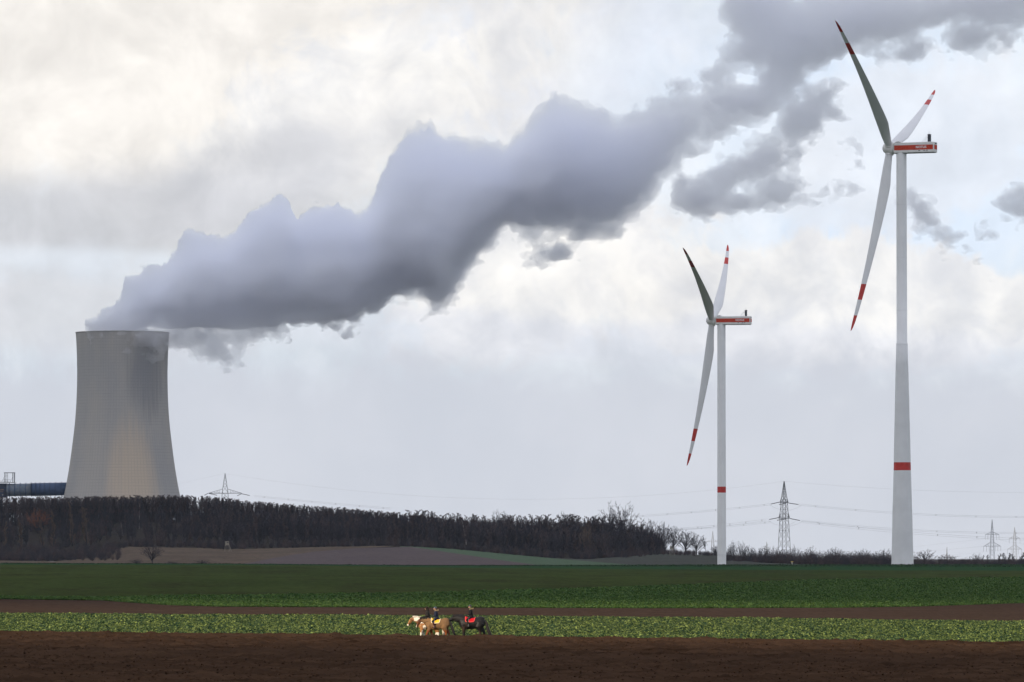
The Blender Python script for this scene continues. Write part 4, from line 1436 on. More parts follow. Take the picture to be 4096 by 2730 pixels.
for px, t_, w_, kd, s_, txt in row:
    nm = {'oak': 'oak_tree', 'vase': 'ash_tree', 'birch': 'birch_tree', 'wood': 'alder_tree', 'fork': 'young_tree'}[kd]
    row_tree(nm, kd, s_, px, t_ - 2, w_ * 1.3, txt, Y=3500 if px < 3640 else 3900, twig='twig' if px < 3640 else 'twig_brown')


# --- masses that read as one: the wood, its fringe of scrub, the hedge
def scatter(name, places, protos, mat, label, cat='woodland'):
    """places: (point, height, spread, prototype); one object of many bare trees (geometry nodes, nobody could count them)"""
    by = {}
    for p, h, s_, k_ in places:
        by.setdefault(k_, []).append((p, h, s_))
    me = bpy.data.meshes.new(name)
    pts = [p for k_ in sorted(by) for p, h, s_ in by[k_]]
    me.from_pydata([tuple(p) for p in pts], [], [])
    sc = np.array([(s_, s_, h / MASS_H[k_]) for k_ in sorted(by) for p, h, s_ in by[k_]], np.float32)
    ro = np.array([(rnd.uniform(-0.05, 0.05), rnd.uniform(-0.05, 0.05), rnd.uniform(0, 6.28)) for _ in pts], np.float32)
    ix = np.array([k_ for k_ in sorted(by) for _ in by[k_]], np.int32)
    for nm, data in (('size', sc), ('turn', ro)):
        a = me.attributes.new(nm, 'FLOAT_VECTOR', 'POINT')
        a.data.foreach_set('vector', data.ravel())
    a = me.attributes.new('which', 'INT', 'POINT')
    a.data.foreach_set('value', ix)
    o = link(name, me)
    o.data.materials.append(mat)
    tag(o, label, cat, None, 'stuff')
    g = bpy.data.node_groups.new(name, 'GeometryNodeTree')
    g.interface.new_socket('Geometry', in_out='INPUT', socket_type='NodeSocketGeometry')
    g.interface.new_socket('Geometry', in_out='OUTPUT', socket_type='NodeSocketGeometry')
    gi, go = g.nodes.new('NodeGroupInput'), g.nodes.new('NodeGroupOutput')
    join = g.nodes.new('GeometryNodeJoinGeometry')

    def attr(nm, ty):
        x = g.nodes.new('GeometryNodeInputNamedAttribute')
        x.data_type = ty
        x.inputs['Name'].default_value = nm
        return x.outputs['Attribute']
    for k_, src in enumerate(protos):
        if k_ not in by:
            continue
        inf = g.nodes.new('GeometryNodeObjectInfo')
        inf.inputs['Object'].default_value = src
        inf.inputs['As Instance'].default_value = True
        cmp_ = g.nodes.new('FunctionNodeCompare')
        cmp_.data_type = 'INT'
        cmp_.operation = 'EQUAL'
        g.links.new(attr('which', 'INT'), cmp_.inputs[2])
        cmp_.inputs[3].default_value = k_
        iop = g.nodes.new('GeometryNodeInstanceOnPoints')
        g.links.new(gi.outputs[0], iop.inputs['Points'])
        g.links.new(cmp_.outputs[0], iop.inputs['Selection'])
        g.links.new(inf.outputs['Geometry'], iop.inputs['Instance'])
        g.links.new(attr('turn', 'FLOAT_VECTOR'), iop.inputs['Rotation'])
        g.links.new(attr('size', 'FLOAT_VECTOR'), iop.inputs['Scale'])
        g.links.new(iop.outputs[0], join.inputs[0])
    g.links.new(join.outputs[0], go.inputs[0])
    md = o.modifiers.new('spread', 'NODES')
    md.node_group = g
    return o


def mass_proto(kind, seed, twig, bark='bark', twigs=4200, twig_w=0.023):
    """joined wood and twigs of one tree, only used as the shape that the mass repeats"""
    a, c_ = tree_mesh(kind, seed, twig_w, twigs)
    v = [tuple(q.co) for q in a.vertices] + [tuple(q.co) for q in c_.vertices]
    o = len(a.vertices)
    f = [tuple(p.vertices) for p in a.polygons] + [tuple(i + o for i in p.vertices) for p in c_.polygons]
    me = bpy.data.meshes.new('mass_tree')
    me.from_pydata(v, [], f)
    me.update()
    me.materials.append(M[bark])
    me.materials.append(M[twig])
    me.polygons.foreach_set('material_index', np.array([0] * len(a.polygons) + [1] * len(c_.polygons), np.int32))
    o = bpy.data.objects.new('mass_tree', me)
    zz = np.array([q[2] for q in v])
    MASS_H[len(MASS_H)] = float(np.percentile(zz, 99.5))
    return o


MASS_H = {}


PR = [mass_proto('wood', 201, 'twig'), mass_proto('wood', 202, 'twig_brown'), mass_proto('oak', 203, 'twig', twigs=3000), mass_proto('wood', 204, 'twig'), mass_proto('bush', 205, 'twig', twigs=3000), mass_proto('bush', 206, 'twig_brown', twigs=3000), mass_proto('vase', 207, 'twig_brown', twigs=3000), mass_proto('birch', 208, 'twig_brown', twigs=1400, twig_w=0.02)]
rw = random.Random(33)
top_line = line([(-700, 1998), (0, 1993), (350, 1990), (700, 1986), (820, 1990), (1000, 2008), (1200, 2026), (1400, 2038), (1700, 2066), (1900, 2078), (2050, 2082), (2300, 2086), (2420, 2092), (2560, 2118), (2660, 2160)])
places = []
for i in range(4000):
    px = rw.uniform(-150, 2650)
    t = rw.random() ** 0.7 if i < 2800 else rw.uniform(0.86, 1.0)
    pos = slope_pt(px, t)
    k = F / pos.y
    foot = edge_w(px) + (ridge(px) - edge_w(px)) * t
    if px < 480 and t < 0.30:
        continue
    if any(abs(px - c0) < w0 and max(f0 + 5, ridge(px) + 16) < foot < f0 + 72 for c0, w0, f0 in CLEAR):
        continue
    if t > 0.86:
        h = (foot - top_line(px)) / k * rw.uniform(0.90, 0.995) + rw.gauss(0, 0.2)
    else:
        h = min(rw.uniform(11, 17) if px > 820 else rw.uniform(8, 13), (foot - top_line(px)) / k * rw.uniform(0.75, 0.98))
    h = max(5.0, h)
    if i >= 2800:
        h = (foot - top_line(px)) / k * (rw.uniform(0.92, 1.07) if px < 1650 else rw.uniform(0.85, 1.28))
    kind_ = rw.choices([0, 1, 2, 3, 6], [4, 3, 1.2, 3, 0.8] if t < 0.8 else [4, 3, 0.25, 3, 0.2])[0]
    if i >= 2800:
        kind_ = 7
    places.append((pos, h, h / 10.3 * (rw.uniform(1.1, 1.7) if t > 0.8 else rw.uniform(1.3, 1.9)) * (0.7 if kind_ in (2, 6) else 1.0), kind_))
scatter('woodland', places, PR, M['twig'], 'dense dark bare winter wood covering the hill', 'woodland')
places = []
for i in range(520):
    px = rw.uniform(-150, 2560)
    pos = slope_pt(px, rw.uniform(-0.01, 0.07))
    h = rw.uniform(3.0, 6.5)
    places.append((pos, h, h / 10.3 * rw.uniform(0.8, 1.3), rw.choice([4, 5])))
for i in range(340):
    px = rw.uniform(-150, 2300)
    pos = slope_pt(px, rw.uniform(0.88, 1.0))
    h = rw.uniform(7.0, 10.5)
    places.append((pos, h, h / 10.3 * rw.uniform(1.0, 1.5), rw.choice([4, 5])))
for i in range(330):
    px = rw.uniform(-100, 480)
    py = rw.uniform(2190, 2244)
    pos = hill_at(px, py)
    h = rw.uniform(3.0, 6.0)
    places.append((pos, h, h / 10.3 * rw.uniform(0.9, 1.4), rw.choice([4, 5])))
scatter('woodland_scrub', places, PR, M['twig'], 'dark thicket of scrub along the lower edge of the wood', 'scrub')
places = []
for i in range(900):
    px = rw.uniform(2480, 4250)
    right = px > 3640
    pos = P(px, 2268, rw.uniform(3430, 3600) if not right else rw.uniform(3850, 4000))
    base_h = np.interp(px, [2480, 2900, 3560, 3660, 4000, 4100], [2.5, 8.0, 7.6, 4.6, 4.4, 6.0])
    h = base_h * rw.uniform(0.6, 1.2)
    if px < 2900:
        pos = hill_at(px, edge_w(px) - rw.uniform(-6, 14))
        h = rw.uniform(1.5, 4)
    places.append((pos, h, h / 10.3 * rw.uniform(0.9, 1.4), rw.choice([4, 5])))
scatter('hedge_scrub', places, PR, M['twig'], 'low dark hedge of scrub along the right horizon', 'hedge')
BU = 'dark bushes on the slope below the wood'
for px, b_, t_, w_, txt in [(545, 2256, 2234, 60, 'low dark bush left of the lone spreading tree'), (810, 2257, 2238, 66, 'low dark bush at the field edge below the hunting hide'), (690, 2257, 2244, 60, 'flat dark bush right of the lone spreading tree'), (2630, 2216, 2202, 26, 'small dark evergreen bush on the green bank'), (2865, 2222, 2192, 40, 'dark bush on the bank left of the slim turbine tower')]:
    tree_px('bush', 'bush', 205, px, b_, t_, w_, txt, cat='bush', group=BU, twig='needle' if px > 2500 else 'twig')


# ------------------------------------------------------------------ hunting hides and marker post
def hide(px, box, feet, label, ladder=True):
    (x0, y0), (x1, y1) = box
    Yh = hill_at(px, feet).y
    base = hill_at(px, feet)
    k = F / Yh
    root = empty('hunting_hide', base, R(24), label, 'hunting hide', 'hunting hides at the edge of the wood')
    w_ = (x1 - x0) / k / 1.3
    zt, zb = (feet - y0) / k, (feet - y1) / k
    mb = MB()
    mb.box((-w_ / 2, -w_ / 2, zb), (w_ / 2, w_ / 2, zt - 0.15))
    cab = mb.build('cabin', M['hide_wood'], root)
    mb = MB()
    mb.box((-w_ / 2 - 0.15, -w_ / 2 - 0.15, zt - 0.15), (w_ / 2 + 0.15, w_ / 2 + 0.15, zt + 0.02))
    mb.build('roof', M['bark'], root)
    mb = MB()
    mb.box((-w_ / 2 + 0.3, -w_ / 2 - 0.03, zt - 1.1), (w_ / 2 - 0.3, -w_ / 2 + 0.05, zt - 0.65))
    mb.build('window_slit', M['dark_metal'], cab)
    for sx in (-1, 1):
        for sy in (-1, 1):
            mb = MB()
            mb.tube([(sx * (w_ / 2 + 0.35), sy * (w_ / 2 + 0.35), -0.3), (sx * (w_ / 2 - 0.1), sy * (w_ / 2 - 0.1), zb + 0.05)], 0.13, 5)
            mb.build('leg', M['hide_wood'], root)
    if ladder:
        mb = MB()
        a, c_ = Vector((w_ / 2 + 2.2, -0.3, 0)), Vector((w_ / 2 + 0.15, -0.3, zb + 1.0))
        for d in (0, 0.7):
            mb.tube([a + Vector((0, d, 0)), c_ + Vector((0, d, 0))], 0.09, 4)
        for q in range(1, 8):
            p = a.lerp(c_, q / 8)
            mb.tube([p, p + Vector((0, 0.7, 0))], 0.05, 4)
        mb.build('ladder', M['hide_wood'], root)
    return root


hide(908, ((899, 2165), (915, 2182)), 2207, 'box shaped wooden hunting hide on stilts with ladder on the grass slope')
hide(2687, ((2680, 2186), (2695, 2199)), 2222, 'greyish hunting hide on a post half lost in the trees of the bank', ladder=False)
mp = empty('marker_post', P(3168, 2260, 2246), 0, 'small white marker post with flat yellow top at the field edge', 'marker post')
mb = MB()
mb.tube([(0, 0, -0.5), (0, 0, 1.05)], 0.16, 10)
mb.build('post', M['post_white'], mp, True)
mb = MB()
mb.add([(-0.5, -0.2, 1.05), (0.5, -0.2, 1.05), (0.5, 0.2, 1.05), (-0.5, 0.2, 1.05), (-0.42, -0.14, 1.32), (0.42, -0.14, 1.32), (0.42, 0.14, 1.32), (-0.42, 0.14, 1.32)], [(0, 3, 2, 1), (4, 5, 6, 7), (0, 1, 5, 4), (1, 2, 6, 5), (2, 3, 7, 6), (3, 0, 4, 7)])
mb.build('cap', M['post_yellow'], mp)

# ------------------------------------------------------------------ horses and riders
def fused(mbs, name, voxel, smooth_it=4):
    """overlapping body forms fused into one continuous skin"""
    me = mbs.mesh(name)
    o = bpy.data.objects.new(name, me)
    COL.objects.link(o)
    md = o.modifiers.new('fuse', 'REMESH')
    md.mode = 'VOXEL'
    md.voxel_size = voxel
    sm = o.modifiers.new('soften', 'SMOOTH')
    sm.factor = 0.5
    sm.iterations = smooth_it
    dg = bpy.context.evaluated_depsgraph_get()
    out = bpy.data.meshes.new_from_object(o.evaluated_get(dg))
    out.name = name
    bpy.data.objects.remove(o)
    out.polygons.foreach_set('use_smooth', np.ones(len(out.polygons), bool))
    return out


def V3(*a):
    return Vector(a)


def horse(label, loc, coat, size, neck, head, front, hind, hair_mat, tail_pts, pad_mat=None, pad_trim=None):
    """faces -x, ground at z = 0; neck / head: points and radii; legs: x offset of the hoof for each leg"""
    root = empty('horse', loc, 0, label, 'horse', 'horses walking along the field edge')
    root.scale = (size,) * 3
    mb = MB()
    trunk = [(0.91, 1.18, 0.11, 0.10), (0.84, 1.17, 0.27, 0.21), (0.66, 1.17, 0.37, 0.29), (0.42, 1.15, 0.375, 0.31), (0.15, 1.10, 0.37, 0.33), (-0.12, 1.08, 0.375, 0.33), (-0.36, 1.10, 0.40, 0.29), (-0.56, 1.12, 0.385, 0.255), (-0.72, 1.11, 0.30, 0.20), (-0.81, 1.09, 0.14, 0.10)]
    mb.tube([(x, 0, z) for x, z, a, c_ in trunk], [(c_, a) for x, z, a, c_ in trunk], 16)
    mb.ball((-0.40, 0, 1.40), (0.24, 0.11, 0.16))         # withers
    mb.ball((0.62, 0, 1.42), (0.27, 0.2, 0.15))          # croup
    mb.tube([V3(*p[:3]) for p in neck], [(p[4] * 1.15, p[3] * 1.18) for p in neck], 12)
    mb.tube([V3(*p[:3]) for p in head], [(p[4] * 1.12, p[3] * 1.12) for p in head], 12)
    # cheek
    hp = [V3(*p[:3]) for p in head]
    mb.ball(hp[1], (0.14, 0.095, 0.145))
    # four legs: shoulder/elbow/knee/fetlock/hoof and stifle/hock/fetlock/hoof
    for (y, dx, lift) in front:
        mb.tube([(-0.56, y * 1.25, 1.05), (-0.50 + dx * 0.12, y * 1.25, 0.80), (-0.52 + dx * 0.58, y, 0.47), (-0.51 + dx * 0.92 + lift * 0.15, y, 0.17 + lift), (-0.53 + dx + lift * 0.25, y, 0.09 + lift)], [(0.13, 0.21), (0.105, 0.145), 0.08, 0.058, 0.062], 10)
        mb.tube([(-0.53 + dx + lift * 0.25, y, 0.11 + lift), (-0.57 + dx + lift * 0.3, y, 0.0 + lift)], [0.064, 0.088], 10)
        mb.ball((-0.52 + dx * 0.58, y, 0.46), 0.082, 8, 6)
    for (y, dx, lift) in hind:
        mb.tube([(0.58, y * 1.15, 1.15), (0.50 + dx * 0.15, y * 1.3, 0.88), (0.66 + dx * 0.5, y, 0.53), (0.63 + dx * 0.9, y, 0.18 + lift), (0.60 + dx, y, 0.09 + lift)], [(0.18, 0.31), (0.15, 0.235), (0.075, 0.095), 0.06, 0.064], 10)
        mb.tube([(0.60 + dx, y, 0.11 + lift), (0.56 + dx, y, lift)], [0.066, 0.09], 10)
    body = link('body', fused(mb, 'horse_body', 0.022, 5), root, coat)
    # ears
    poll = hp[0]
    fw = (hp[-1] - hp[0]).normalized()
    upv = (Vector((0, 0, 1)) - fw * fw.z).normalized()
    for sy in (-1, 1):
        mb = MB()
        e0 = poll + Vector((0.0, sy * 0.055, 0.03))
        mb.tube([e0, e0 + V3(-0.015, sy * 0.02, 0.085), e0 + V3(-0.035, sy * 0.015, 0.17)], [(0.03, 0.02), (0.036, 0.022), 0.004], 8)
        mb.build('ear', M['hair_black'] if hair_mat != M['hair_black_brown'] else M['hair_black'], root, True)
    # eyes and nostrils
    for sy in (-1, 1):
        mb = MB()
        e0 = hp[0].lerp(hp[1], 0.75) + Vector((-0.075, sy * 0.082, 0.03))
        mb.ball(e0, 0.022, 8, 6)
        mb.build('eye', M['black_leather'], root, True)
    # mane along the crest, forelock, tail
    rg = random.Random(len(label))
    mb = MB()
    for i in range(len(neck) - 1):
        a, c_ = neck[i], neck[i + 1]
        for q in range(9):
            t = (q + rg.random()) / 9
            p = V3(*a[:3]).lerp(V3(*c_[:3]), t)
            rr_ = (a[3] + (c_[3] - a[3]) * t) * 1.15
            nrm = V3(0, 0, 1)
            d = (V3(*c_[:3]) - V3(*a[:3])).normalized()
            nrm = (nrm - d * d.z).normalized()
            if nrm.z < 0:
                nrm = -nrm
            top = p + nrm * (rr_ * 0.97)
            sy = rg.choice((-1, 1))
            mb.tube([top - nrm * 0.02, top + nrm * 0.035 + V3(0, sy * 0.03, 0), top + V3(rg.uniform(-0.03, 0.03), sy * 0.10, -0.07 - 0.05 * rg.random())], [0.035, 0.035, 0.012], 5)
    for q in range(6):
        mb.tube([poll + V3(0, rg.uniform(-0.03, 0.03), 0.05), poll + V3(-0.09, rg.uniform(-0.04, 0.04), 0.0), poll.lerp(hp[1], 0.7) + V3(-0.11, rg.uniform(-0.04, 0.04), 0)], [0.02, 0.018, 0.006], 5)
    mb.build('mane', hair_mat, root, True)
    mb = MB()
    tp = [V3(*p[:3]) for p in tail_pts]
    mb.tube(tp, [p[3] for p in tail_pts], 10)
    for q in range(14):
        off = V3(rg.uniform(-0.05, 0.05), rg.uniform(-0.06, 0.06), 0)
        mb.tube([tp[1] + off * 0.4, tp[2] + off, tp[3] + off * 1.3, tp[-1] + off * 1.6 + V3(0, 0, -0.05 * rg.random())], [0.03, 0.03, 0.025, 0.006], 5)
    mb.build('tail', hair_mat, root, True)
    # bridle: noseband, cheek strap, browband, rein
    mb = MB()
    ax = (hp[-1] - hp[1]).normalized()

    def band(t, grow, thick):
        c0 = hp[1].lerp(hp[-1], t)
        r0 = head[1][3] + (head[-1][3] - head[1][3]) * t + grow
        a = ax.cross(Vector((0, 1, 0))).normalized()
        ring = [c0 + a * (math.cos(k * math.pi / 6) * r0) + Vector((0, math.sin(k * math.pi / 6) * r0 * 0.82, 0)) for k in range(13)]
        mb.tube(ring, thick, 5)
    band(0.55, 0.006, 0.012)
    band(-0.12, 0.03, 0.012)
    for sy in (-1, 1):
        mb.tube([poll + V3(0.01, sy * 0.075, 0.03), hp[1] + V3(-0.02, sy * 0.098, 0), hp[1].lerp(hp[-1], 0.75) + V3(0, sy * 0.07, 0)], 0.012, 5)
        mb.tube([hp[1].lerp(hp[-1], 0.78) + V3(0, sy * 0.08, 0), V3(*neck[2][:3]) + V3(0.05, sy * 0.17, -0.1), V3(*neck[0][:3]) + V3(0.0, sy * 0.2, 0.14), V3(-0.22, sy * 0.08, 1.62)], 0.009, 5)
    mb.build('bridle', M['black_leather'], root, True)
    # saddle, and the pad under it
    mb = MB()
    mb.tube([(-0.30, 0, 1.50), (-0.16, 0, 1.49), (0.0, 0, 1.47), (0.14, 0, 1.49), (0.24, 0, 1.535)], [(0.10, 0.05), (0.17, 0.05), (0.18, 0.05), (0.18, 0.05), (0.12, 0.05)], 12)
    for sy in (-1, 1):
        mb.tube([(-0.10, sy * 0.17, 1.44), (-0.15, sy * 0.30, 1.25), (-0.15, sy * 0.325, 1.05)], [(0.03, 0.15), (0.022, 0.17), (0.018, 0.12)], 10)
    mb.build('saddle', M['black_leather'], root, True)
    if pad_mat:
        prof_ = lambda x, t: float(np.interp(x, [p[0] for p in trunk][::-1], [(p[2] if t else p[3]) for p in trunk][::-1]))
        zc_ = lambda x: float(np.interp(x, [p[0] for p in trunk][::-1], [p[1] for p in trunk][::-1]))
        for nm, mt, lo_t, hi_t, grow in (('saddle_pad', pad_mat, 0.0, 0.93, 0.012), ('pad_edge', pad_trim, 0.93, 1.0, 0.014)):
            vv, ff = [], []
            nx, na = 12, 24
            for i in range(nx + 1):
                u = i / nx
                for j in range(na + 1):
                    v_ = -1 + 2 * j / na
                    s_ = lo_t + (hi_t - lo_t) * abs(v_) if nm == 'saddle_pad' else None
                    # outline: front edge curves forward, the lower rear corner is round
                    av = abs(v_)
                    xf = -0.41 - 0.02 * math.sin(av * 3.1) + 0.10 * max(0, av - 0.75) * 4 * max(0, av - 0.75)
                    xr_ = 0.29 - 0.10 * av - 0.9 * max(0, av - 0.78) ** 2
                    x = xf + (xr_ - xf) * u
                    ang = v_ * R(76)
                    a, c_ = prof_(x, 1) + grow, prof_(x, 0) + grow
                    p = V3(x, math.sin(ang) * c_, zc_(x) + math.cos(ang) * a + (0.05 * max(0, 1 - abs(x + 0.40) / 0.3) if av < 0.35 else 0))
                    vv.append(p)
            for i in range(nx):
                for j in range(na):
                    edge = i in (0, nx - 1) or j in (0, na - 1)
                    if (nm == 'pad_edge') != edge:
                        continue
                    q = i * (na + 1) + j
                    ff.append((q, q + na + 1, q + na + 2, q + 1))
            mb = MB()
            mb.add(vv, ff)
            o = mb.build(nm, mt, root, True)
            so = o.modifiers.new('thick', 'SOLIDIFY')
            so.thickness = 0.02 if nm == 'saddle_pad' else 0.026
            so.offset = 1
    return root


def rider(label, loc, size, jacket, trousers, boots, helmet, lean=0.0, collar=None, scarf=None, hood=False, skin=None, turn=0.0):
    """sits astride, faces -x; origin on the saddle top"""
    root = empty('person', loc, 0, label, 'person', 'riders on horseback')
    root.scale = (size,) * 3
    L = lambda x, z: x + lean * z
    body = MB()
    # one continuous body: pelvis, torso, neck, head, arms with hands, legs
    body.tube([(0.05, 0, -0.02), (L(0.04, 0.12), 0, 0.12), (L(0.01, 0.28), 0, 0.28), (L(-0.01, 0.44), 0, 0.44), (L(0.0, 0.54), 0, 0.54), (L(-0.01, 0.60), 0, 0.60)], [(0.19, 0.165), (0.18, 0.155), (0.185, 0.155), (0.205, 0.15), (0.16, 0.12), (0.07, 0.07)], 14)
    body.tube([(L(-0.01, 0.55), 0, 0.55), (L(-0.03, 0.66), 0, 0.66)], [0.06, 0.056], 10)
    hc = V3(L(-0.05, 0.75), 0, 0.75)
    body.ball(hc, (0.095, 0.075, 0.115), 14, 10)
    body.ball(hc + V3(-0.045, 0, -0.055), (0.055, 0.05, 0.05), 10, 8)
    body.tube([hc + V3(-0.085, 0, 0.015), hc + V3(-0.125, 0, -0.025), hc + V3(-0.09, 0, -0.035)], [0.012, 0.02, 0.012], 6)
    for sy in (-1, 1):
        body.ball(hc + V3(0.005, sy * 0.078, -0.01), (0.022, 0.012, 0.034), 8, 6)
        sh = V3(L(0.0, 0.50), sy * 0.19, 0.50)
        elb = V3(L(0.0, 0.22) - 0.02, sy * 0.245, 0.235)
        wr = V3(-0.245, sy * 0.11, 0.165)
        body.tube([sh + V3(0, -sy * 0.06, 0.01), sh, sh.lerp(elb, 0.5), elb, elb.lerp(wr, 0.5), wr], [0.08, 0.084, 0.076, 0.068, 0.058, 0.040], 10)
        palm = wr + V3(-0.045, -sy * 0.015, 0.0)
        body.tube([wr, palm], [(0.03, 0.036), (0.022, 0.042)], 8)
        for q in range(4):
            k0 = palm + V3(-0.012, 0, 0.03 - 0.02 * q)
            ln = (0.040, 0.046, 0.043, 0.034)[q]
            body.tube([k0, k0 + V3(-ln, -sy * 0.012, -0.004), k0 + V3(-ln * 0.8, -sy * 0.04, -0.006), k0 + V3(-ln * 0.25, -sy * 0.042, -0.006)], [0.0115, 0.0105, 0.0095, 0.008], 6)
        body.tube([palm + V3(0.03, -sy * 0.01, 0.035), palm + V3(0.0, -sy * 0.03, 0.055), palm + V3(-0.03, -sy * 0.035, 0.05)], [0.013, 0.012, 0.009], 6)
        hip = V3(0.06, sy * 0.12, 0.02)
        kn = V3(-0.30, sy * 0.345, -0.24)
        an = V3(-0.10, sy * 0.405, -0.62)
        toe = V3(-0.29, sy * 0.42, -0.69)
        body.tube([hip, hip.lerp(kn, 0.5) + V3(0, sy * 0.03, 0.03), kn, kn.lerp(an, 0.35) + V3(0.03, 0, 0), an], [(0.105, 0.11), 0.088, 0.066, 0.062, 0.042], 12)
        body.tube([an + V3(0.045, 0, -0.055), an + V3(-0.03, 0, -0.06), toe], [0.042, 0.05, 0.033], 8)
    bm_ = fused(body, 'person_body', 0.0105, 3)

    def cloth(nb, co, pos):
        s = nb.sep(co)
        n = nb.m('MULTIPLY', nb.m('SUBTRACT', nb.noise(co, 14, 3), 0.5), 0.03)
        z = nb.m('ADD', s[2], n)
        x = s[0]
        col = nb.mix(nb.m('GREATER_THAN', z, -0.33), boots, trousers)
        upper = nb.m('MULTIPLY', nb.m('GREATER_THAN', z, -0.015), nb.m('GREATER_THAN', x, -0.9))
        col = nb.mix(upper, col, jacket)
        hands = nb.m('MULTIPLY', nb.m('LESS_THAN', x, -0.232), nb.m('MULTIPLY', nb.m('GREATER_THAN', s[2], 0.02), nb.m('LESS_THAN', s[2], 0.32)))
        col = nb.mix(hands, col, skin or (0.02, 0.02, 0.022))
        col = nb.mix(nb.m('GREATER_THAN', s[2], 0.625), col, (0.50, 0.29, 0.21))
        wr_ = nb.noise(nb.mapping(co, (9, 9, 22)), 1.0, 4, 0.6)
        return (nb.mix(nb.ramp(wr_, 0.3, 0.7, 0, 0.25), col, (0, 0, 0)), wr_)
    b_o = link('body', bm_, root, material('clothes', cloth, 0.75, 0.25))
    if hood:
        mb = MB()
        mb.ball(hc + V3(0.025, 0, 0.02), (0.125, 0.115, 0.145), 16, 12)
        mb.tube([hc + V3(0.03, 0, -0.02), V3(L(0.03, 0.6), 0, 0.60), V3(L(0.02, 0.52), 0, 0.52)], [(0.105, 0.11), (0.10, 0.12), (0.15, 0.12)], 14)
        link('hood', fused(mb, 'hood', 0.014, 4), root, hood)
    else:
        mb = MB()
        n, m_ = 18, 7
        o0 = 0
        vv, ff = [], []
        for j in range(m_ + 1):
            t = (math.pi / 2) * 1.08 * j / m_
            for k in range(n):
                q = 2 * math.pi * k / n
                vv.append(hc + V3(0.01, 0, 0.035) + V3(0.125 * math.sin(t) * math.cos(q), 0.108 * math.sin(t) * math.sin(q), 0.115 * math.cos(t)))
        for j in range(m_):
            for k in range(n):
                ff.append((j * n + k, (j + 1) * n + k, (j + 1) * n + (k + 1) % n, j * n + (k + 1) % n))
        mb.add(vv, ff)
        hl = mb.build('riding_helmet', helmet, root, True)
        so = hl.modifiers.new('thick', 'SOLIDIFY')
        so.thickness = 0.015
        mb = MB()
        mb.add([hc + V3(-0.10, -0.07, 0.045), hc + V3(-0.10, 0.07, 0.045), hc + V3(-0.175, 0.04, 0.025), hc + V3(-0.175, -0.04, 0.025), hc + V3(-0.10, -0.07, 0.06), hc + V3(-0.10, 0.07, 0.06), hc + V3(-0.175, 0.04, 0.035), hc + V3(-0.175, -0.04, 0.035)], [(0, 1, 2, 3), (7, 6, 5, 4), (0, 4, 5, 1), (1, 5, 6, 2), (2, 6, 7, 3), (3, 7, 4, 0)])
        mb.build('peak', helmet, hl)
        mb = MB()
        for sy in (-1, 1):
            mb.tube([hc + V3(0.0, sy * 0.095, 0.03), hc + V3(-0.02, sy * 0.085, -0.06), hc + V3(-0.045, 0, -0.115)], 0.009, 5)
        mb.build('chin_strap', M['black_leather'], hl)
    if collar:
        rg = random.Random(5)
        mb = MB()
        for q in range(170):
            a = rg.uniform(-2.4, 2.4)
            rr_ = V3(L(0.035, 0.6) + 0.125 * math.cos(a), 0.125 * math.sin(a), 0.585 + 0.035 * math.cos(a) + rg.uniform(-0.02, 0.02))
            d = V3(math.cos(a) * 0.6 + rg.gauss(0, 0.3), math.sin(a) * 0.6 + rg.gauss(0, 0.3), rg.uniform(-0.2, 0.7)).normalized()
            mb.tube([rr_, rr_ + d * rg.uniform(0.05, 0.09)], [0.017, 0.004], 4)
        mb.build('fur_collar', collar, root)
    if scarf:
        mb = MB()
        mb.tube([(L(0.07 * math.cos(a * math.pi / 6) - 0.01, 0.64), 0.085 * math.sin(a * math.pi / 6), 0.645) for a in range(13)], [0.042] * 13, 8)
        mb.build('scarf', scarf, root, True)
    # stirrups
    for sy in (-1, 1):
        mb = MB()
        f0 = V3(-0.17, sy * 0.41, -0.70)
        mb.tube([f0 + V3(0, 0, 0.19), f0 + V3(0, -0.055, 0.06), f0 + V3(0, -0.06, -0.015), f0 + V3(0, 0.06, -0.015), f0 + V3(0, 0.055, 0.06), f0 + V3(0, 0, 0.19)], 0.009, 5)
        mb.tube([f0 + V3(0, 0, 0.19), V3(-0.12, sy * 0.33, -0.02)], 0.011, 5)
        mb.build('stirrup', M['stirrup_metal'], root)
    return root


M['hair_black'] = plain('hair_black', (0.008, 0.007, 0.007), 0.3, 20, 0.6, 0.3)
M['hair_black_brown'] = plain('hair_black_brown', (0.012, 0.009, 0.008), 0.3, 20, 0.6, 0.3)
M['hair_white'] = plain('hair_white', (0.55, 0.48, 0.38), 0.2, 20, 0.7, 0.2)
M['black_leather'] = plain('black_leather', (0.010, 0.009, 0.009), 0.3, 8, 0.4, 0.4)
M['stirrup_metal'] = plain('stirrup_metal', (0.30, 0.30, 0.30), 0.1, 8, 0.3, 0.6)
M['pad_yellow'] = plain('pad_yellow', (0.78, 0.44, 0.035), 0.08, 10, 0.8, 0.1)
M['pad_cream'] = plain('pad_cream', (0.80, 0.66, 0.42), 0.1, 10, 0.8, 0.1)
M['pad_red'] = plain('pad_red', (0.46, 0.010, 0.020), 0.1, 10, 0.8, 0.1)
M['pad_red_edge'] = plain('pad_red_edge', (0.66, 0.08, 0.07), 0.1, 10, 0.8, 0.1)
M['helmet_blue'] = plain('helmet_blue', (0.022, 0.030, 0.050), 0.2, 6, 0.22, 0.6)
M['helmet_black'] = plain('helmet_black', (0.014, 0.014, 0.016), 0.2, 6, 0.3, 0.5)
M['hood_brown'] = plain('hood_brown', (0.022, 0.017, 0.014), 0.25, 14, 0.9, 0.1)
M['fur'] = plain('fur', (0.4, 0.30, 0.17), 0.3, 25, 0.9, 0.1)
M['scarf_green'] = plain('scarf_green', (0.02, 0.075, 0.045), 0.3, 12, 0.9, 0.1)


